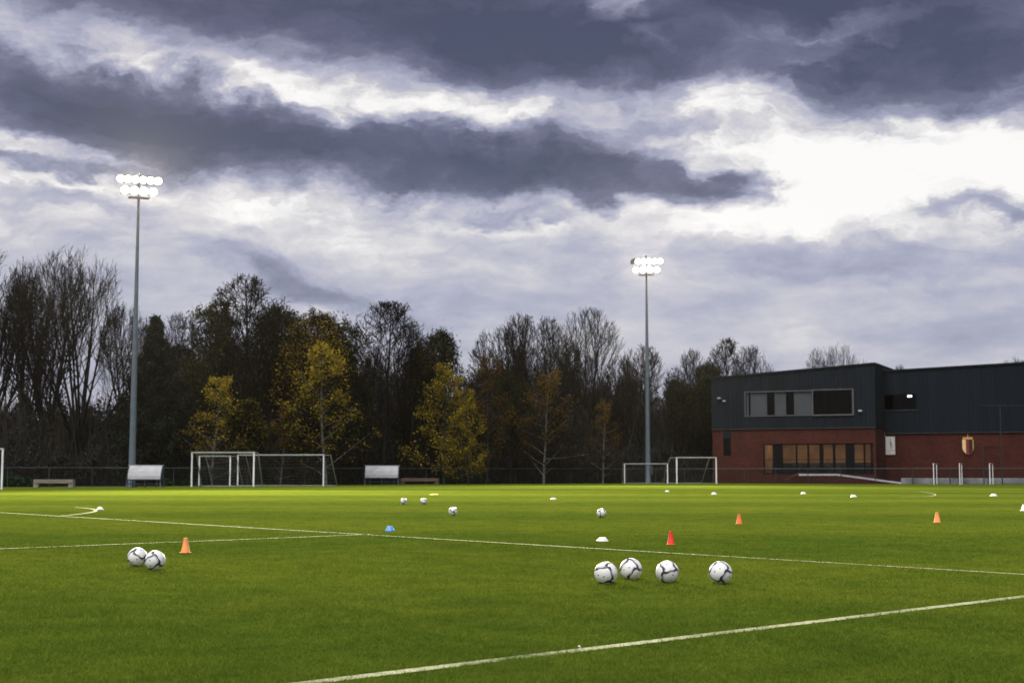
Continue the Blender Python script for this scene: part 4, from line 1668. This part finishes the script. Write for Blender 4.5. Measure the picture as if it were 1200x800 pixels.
# undergrowth: one tangled mass of leaves and stems under the trees
def undergrowth():
    rng = np.random.default_rng(12)
    n = 400000
    px = rng.uniform(-170, 905, n)
    Yb = np.interp(px, [-170, 0, 250, 500, 850, 905], [103, 106, 113, 125.5, 140, 144])
    dep = rng.random(n)**1.3*26
    Y = Yb + 1.0 + dep
    X = (px-600)/F_PX*Y
    topy = np.interp(px, [-170, 0, 60, 150, 165, 230, 320, 420, 480, 560, 640, 740, 830, 905], [476, 482, 486, 484, 452, 438, 440, 448, 468, 452, 458, 468, 466, 470])
    top = CAM_H + (553-topy)/F_PX*(Yb+10)
    bump = 1 + .22*np.sin(X*.9+Y*.35)*np.sin(X*.31-Y*.6+1) + .16*np.sin(X*2.3+1.7*np.sin(Y*.8))
    front = np.clip(.30 + dep/9, 0, 1)
    hz = np.maximum(.6, top*bump*front)
    z = rng.random(n)**.85*hz
    C = np.stack([X, Y, z], 1)
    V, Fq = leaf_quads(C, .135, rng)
    # four in ten are thin upright twigs, not leaves
    tw = rng.random(n) < .4
    up = np.stack([rng.normal(size=n)*.35, rng.normal(size=n)*.35, np.ones(n)], 1)*(.35+.5*rng.random((n, 1)))
    sd_ = np.stack([np.cos(C[:, 0]*9), np.sin(C[:, 0]*9), np.zeros(n)], 1)*.028
    VT = np.stack([C-up, C-sd_, C+up, C+sd_], 1)
    V = np.where(tw[:, None, None], VT, V.reshape(-1, 4, 3)).reshape(-1, 3)
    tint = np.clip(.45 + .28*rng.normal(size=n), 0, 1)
    # stems
    m = 3200
    pxs = rng.uniform(-170, 905, m)
    Ys = np.interp(pxs, [-170, 0, 250, 500, 850, 905], [103, 106, 113, 125.5, 140, 144]) + 1.5 + rng.random(m)*18
    Xs = (pxs-600)/F_PX*Ys
    hs = 3 + rng.random(m)*6
    segs = []
    for i in range(m):
        p = Vector((Xs[i], Ys[i], -.1))
        d = Vector((rng.normal()*.07, rng.normal()*.07, 1))
        r = .02+.05*rng.random()**2
        for k in range(3):
            q = p + d*hs[i]/3
            d = (d + Vector((rng.normal()*.08, rng.normal()*.08, 0)))
            segs.append((p, q, r*(1-.28*k), r*(1-.28*(k+1)), 0))
            p = q
    Vs, Fs = tube_mesh('s', segs, 4)
    me = np_mesh('undergrowth', [(V, Fq), (Vs, Fs)], LM['brush'], False, np.concatenate([tint, np.repeat(.75, len(Fs))*rng.random(len(Fs))]) if False else None)
    at = me.attributes.new('tint', 'FLOAT', 'POINT')
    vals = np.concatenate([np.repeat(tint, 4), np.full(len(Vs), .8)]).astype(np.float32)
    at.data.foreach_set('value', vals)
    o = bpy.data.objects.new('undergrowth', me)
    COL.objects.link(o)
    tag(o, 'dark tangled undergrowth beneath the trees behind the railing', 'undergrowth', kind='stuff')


undergrowth()


# low green shrubs just behind the railing
def shrub_mesh(seed):
    rng = np.random.default_rng(seed)
    n = 1800
    d = rng.normal(size=(n, 3))
    d /= np.linalg.norm(d, axis=1, keepdims=True)
    rr = rng.random((n, 1))**.4*(1+.25*np.sin(d[:, :1]*5+seed)+.2*np.sin(d[:, 2:]*6))
    C = d*rr*np.array([[1.5, .8, .55]])
    C[:, 2] = np.abs(C[:, 2])
    V, Fq = leaf_quads(C, .12, rng)
    me = np_mesh('shrub', [(V, Fq)], LM['shrub'], False, np.clip(.5+.3*rng.normal(size=n), 0, 1))
    return me


sm = [shrub_mesh(3), shrub_mesh(9)]
for i, (px, Y, s, lab) in enumerate(((480, 126, 1.0, 'low green shrub behind the brown bench'),
                                     (536, 127.5, 1.15, 'low green shrub under the large golden tree'),
                                     (566, 130, 1.0, 'low green shrub under the narrow brownish tree'),
                                     (20, 104.5, 1.3, 'low green shrub behind the railing near the picture edge'),
                                     (205, 110.5, .9, 'low green shrub between the near dugout and the goals'))):
    o = bpy.data.objects.new('shrub', sm[i % 2])
    COL.objects.link(o)
    o.location = GX(px, Y)
    o.scale = (s*1.3, s, s)
    o.rotation_euler = (0, 0, i*.2)
    tag(o, lab, 'shrub', 'low shrubs behind the railing')


# ------------------------------------------------------------------ sky and light
SUN_EL, SUN_AZ = 62.0, 205.0          # azimuth clockwise from +Y (ahead): behind the camera, a little to the side
SKY_K = .10


def sky():
    w = bpy.data.worlds.new('World')
    S.world = w
    w.use_nodes = True
    nt = w.node_tree
    N, L = nt.nodes, nt.links
    N.clear()
    out = N.new('ShaderNodeOutputWorld')
    bg = N.new('ShaderNodeBackground')
    bg.inputs['Strength'].default_value = SKY_K
    tc = N.new('ShaderNodeTexCoord')
    st = N.new('ShaderNodeTexSky')
    st.sky_type = 'NISHITA'
    st.sun_disc = False
    st.sun_elevation = R(SUN_EL)
    st.sun_rotation = R(SUN_AZ)

    def math_(op, a, b=None, c=None, clamp=False):
        n = N.new('ShaderNodeMath')
        n.operation = op
        n.use_clamp = clamp
        for i, v in enumerate((a, b, c)):
            if v is None:
                continue
            if isinstance(v, (int, float)):
                n.inputs[i].default_value = v
            else:
                L.new(v, n.inputs[i])
        return n.outputs[0]

    sx = N.new('ShaderNodeSeparateXYZ')
    L.new(tc.outputs['Generated'], sx.inputs[0])
    az = math_('ARCTAN2', sx.outputs[0], sx.outputs[1])
    el = math_('ARCSINE', sx.outputs[2])
    cb = N.new('ShaderNodeCombineXYZ')
    L.new(az, cb.inputs[0])
    L.new(el, cb.inputs[1])
    P = cb.outputs[0]

    def noise(vec, scale, detail, rough=.55, stretch=(1, 1, 1), loc=(0, 0, 0), rot=0, col=False):
        mp = N.new('ShaderNodeMapping')
        mp.inputs['Scale'].default_value = stretch
        mp.inputs['Location'].default_value = loc
        mp.inputs['Rotation'].default_value = (0, 0, rot)
        L.new(vec, mp.inputs['Vector'])
        n = N.new('ShaderNodeTexNoise')
        n.inputs['Scale'].default_value = scale
        n.inputs['Detail'].default_value = detail
        n.inputs['Roughness'].default_value = rough
        L.new(mp.outputs[0], n.inputs['Vector'])
        return n.outputs['Color' if col else 'Fac']

    # warp the plane of directions so that cloud edges billow
    def warp(vec, amt, scale, stretch, loc):
        c = noise(vec, scale, 5, .6, stretch, loc, col=True)
        a = N.new('ShaderNodeVectorMath')
        a.operation = 'SUBTRACT'
        L.new(c, a.inputs[0])
        a.inputs[1].default_value = (.5, .5, .5)
        s = N.new('ShaderNodeVectorMath')
        s.operation = 'MULTIPLY'
        L.new(a.outputs[0], s.inputs[0])
        s.inputs[1].default_value = (amt*1.7, amt, 0)
        r = N.new('ShaderNodeVectorMath')
        r.operation = 'ADD'
        L.new(vec, r.inputs[0])
        L.new(s.outputs[0], r.inputs[1])
        return r.outputs[0]

    PW = warp(P, .075, 9, (1, 1.8, 1), (3, 1, 0))
    PW = warp(PW, .018, 38, (1, 1.9, 1), (7, 2, 0))

    def ang(px, py):
        x, y, z = ray(px, py)
        return math.atan2(x, y), math.asin(z/math.sqrt(x*x+y*y+z*z))

    def ell(px, py, rx, ry, deg, k, soft=1.45):
        a0, e0 = ang(px, py)
        mp = N.new('ShaderNodeMapping')
        mp.vector_type = 'TEXTURE'
        mp.inputs['Location'].default_value = (a0, e0, 0)
        mp.inputs['Rotation'].default_value = (0, 0, R(-deg))
        mp.inputs['Scale'].default_value = (rx/F_PX, ry/F_PX, 1)
        L.new(PW, mp.inputs['Vector'])
        ln = N.new('ShaderNodeVectorMath')
        ln.operation = 'LENGTH'
        L.new(mp.outputs[0], ln.inputs[0])
        mr = N.new('ShaderNodeMapRange')
        mr.interpolation_type = 'SMOOTHSTEP'
        mr.inputs['From Min'].default_value = 1.0+.55*soft
        mr.inputs['From Max'].default_value = max(.05, 1.0-.55*soft)
        mr.inputs['To Min'].default_value = 0.0
        mr.inputs['To Max'].default_value = k
        L.new(ln.outputs['Value'], mr.inputs['Value'])
        return mr.outputs[0]

    # overcast density by height above the horizon
    br = N.new('ShaderNodeValToRGB')
    e = br.color_ramp.elements
    stops = [(0.0, .40), (.09, .40), (.135, .33), (.165, .19), (.19, .11), (.235, .12), (.27, .24), (.33, .52), (.5, .50), (1.0, .42)]
    while len(e) < len(stops):
        e.new(.5)
    for i, (p, v) in enumerate(stops):
        e[i].position = p
        e[i].color = (v, v, v, 1)
    L.new(el, br.inputs['Fac'])
    den = br.outputs['Color']
    E = [
        # upper bank
        (470, 20, 400, 62, 4, .75), (620, 62, 170, 52, 14, .45), (180, 18, 260, 34, 0, .12), (770, 70, 90, 34, 10, .40),
        # long diagonal bank
        (60, 118, 190, 50, 6, .74), (250, 160, 190, 42, 12, .76), (470, 186, 200, 34, 5, .74), (650, 196, 150, 36, 6, .68), (770, 212, 110, 20, 9, .50),
        # bank at the other side
        (1100, 20, 190, 62, 8, .62), (1020, 96, 105, 52, -8, .60), (1170, 100, 60, 48, 30, .52), (930, 12, 120, 20, 0, .5), (930, 78, 90, 20, -4, .35),
        # streaks
        (60, 190, 90, 8, 2, .42), (80, 230, 80, 11, 4, .30), (610, 250, 70, 9, 3, .42), (1180, 243, 70, 12, -4, .46), (200, 188, 90, 8, 10, .16), (760, 155, 120, 12, 2, .22),
        (850, 215, 60, 10, 14, .3), (700, 285, 240, 26, 4, .12), (1010, 300, 240, 24, 2, .15), (360, 330, 110, 14, 14, .22), (250, 300, 200, 26, 12, .16),
        # bright openings
        (330, 104, 60, 18, 22, -.12), (430, 128, 110, 16, 12, -.12), (560, 140, 90, 14, 6, -.14), (130, 60, 40, 22, 40, -.22), (70, 34, 120, 30, 10, -.16), (300, 60, 120, 26, 10, -.12), (735, 16, 26, 16, 20, -.55), (755, 60, 22, 12, 0, -.55),
        (990, 38, 60, 12, -6, -.50), (960, 64, 55, 6, 0, -.45), (880, 118, 90, 40, 20, -.30), (1010, 205, 190, 46, 4, -.17), (480, 236, 260, 24, 8, -.12), (60, 172, 110, 9, 4, -.25), (900, 250, 160, 24, 2, -.15), (1130, 180, 90, 30, 10, -.13),
    ]
    for q in E:
        den = math_('ADD', den, ell(*q))
    # wisps
    n1 = noise(P, 10, 9, .58, (1, 3.0, 1), (1.3, .4, 0), R(-8))
    n2 = noise(PW, 34, 8, .6, (1, 2.6, 1), (4, 9, 0), R(-10))
    mr = N.new('ShaderNodeMapRange')
    mr.interpolation_type = 'SMOOTHSTEP'
    for nm_, v_ in (('From Min', .10), ('From Max', .24), ('To Min', .14), ('To Max', .70)):
        mr.inputs[nm_].default_value = v_
    L.new(el, mr.inputs['Value'])
    hi_amp = mr.outputs[0]
    n3 = noise(PW, 5, 4, .5, (1, 2.0, 1), (0, 5, 0))
    den = math_('ADD', den, math_('MULTIPLY', math_('SUBTRACT', n1, .5), .72))
    den = math_('ADD', den, math_('MULTIPLY', math_('SUBTRACT', n2, .5), hi_amp))
    den = math_('ADD', den, math_('MULTIPLY', math_('SUBTRACT', n3, .5), .25))
    rp = N.new('ShaderNodeValToRGB')
    e = rp.color_ramp.elements
    k = 10*SKYV
    cols = [(0.0, (1.0, .965, .925)), (.06, (.90, .868, .845)), (.13, (.71, .68, .68)), (.20, (.55, .53, .585)), (.30, (.40, .395, .505)), (.42, (.27, .27, .365)), (.56, (.150, .143, .218)), (.76, (.092, .086, .142)), (1.0, (.050, .047, .084))]
    while len(e) < len(cols):
        e.new(.5)
    for i, (p, c) in enumerate(cols):
        e[i].position = p
        e[i].color = rgb(c)
    den = math_('MULTIPLY', den, 1/1.45)
    L.new(den, rp.inputs['Fac'])
    sc = N.new('ShaderNodeVectorMath')
    sc.operation = 'SCALE'
    sc.inputs['Scale'].default_value = k
    L.new(rp.outputs['Color'], sc.inputs[0])
    mx = N.new('ShaderNodeMix')
    mx.data_type = 'RGBA'
    mx.inputs[0].default_value = .93         # thin air shows faintly through the overcast
    L.new(st.outputs[0], mx.inputs[6])
    L.new(sc.outputs[0], mx.inputs[7])
    L.new(mx.outputs[2], bg.inputs['Color'])
    L.new(bg.outputs[0], out.inputs['Surface'])


SKYV = 1.0/2**1.25
sky()

sd = bpy.data.lights.new('sun', 'SUN')
sd.energy = 1.5
sd.angle = R(40)
sd.color = (1.0, .95, .88)
so = bpy.data.objects.new('sun', sd)
COL.objects.link(so)
so.location = (0, -20, 60)
sv = Vector((math.sin(R(SUN_AZ))*math.cos(R(SUN_EL)), math.cos(R(SUN_AZ))*math.cos(R(SUN_EL)), math.sin(R(SUN_EL))))
so.rotation_euler = (-sv).to_track_quat('-Z', 'Y').to_euler()


# ------------------------------------------------------------------ thin haze box, added to give the lamps a halo and lift the darks
hb = MB()
hb.box((0, 150, 13.5), (700, 460, 29.2))
hm = bpy.data.materials.new('lamp_halo_haze')
hm.use_nodes = True
hn = hm.node_tree.nodes
hn.remove(hn['Principled BSDF'])
hv = hn.new('ShaderNodeVolumePrincipled')
hv.inputs['Color'].default_value = (.9, .92, .95, 1)
hv.inputs['Density'].default_value = .000012
hv.inputs['Anisotropy'].default_value = .8
hm.node_tree.links.new(hv.outputs[0], hn['Material Output'].inputs['Volume'])
tag(hb.build('haze', hm), kind='stuff')
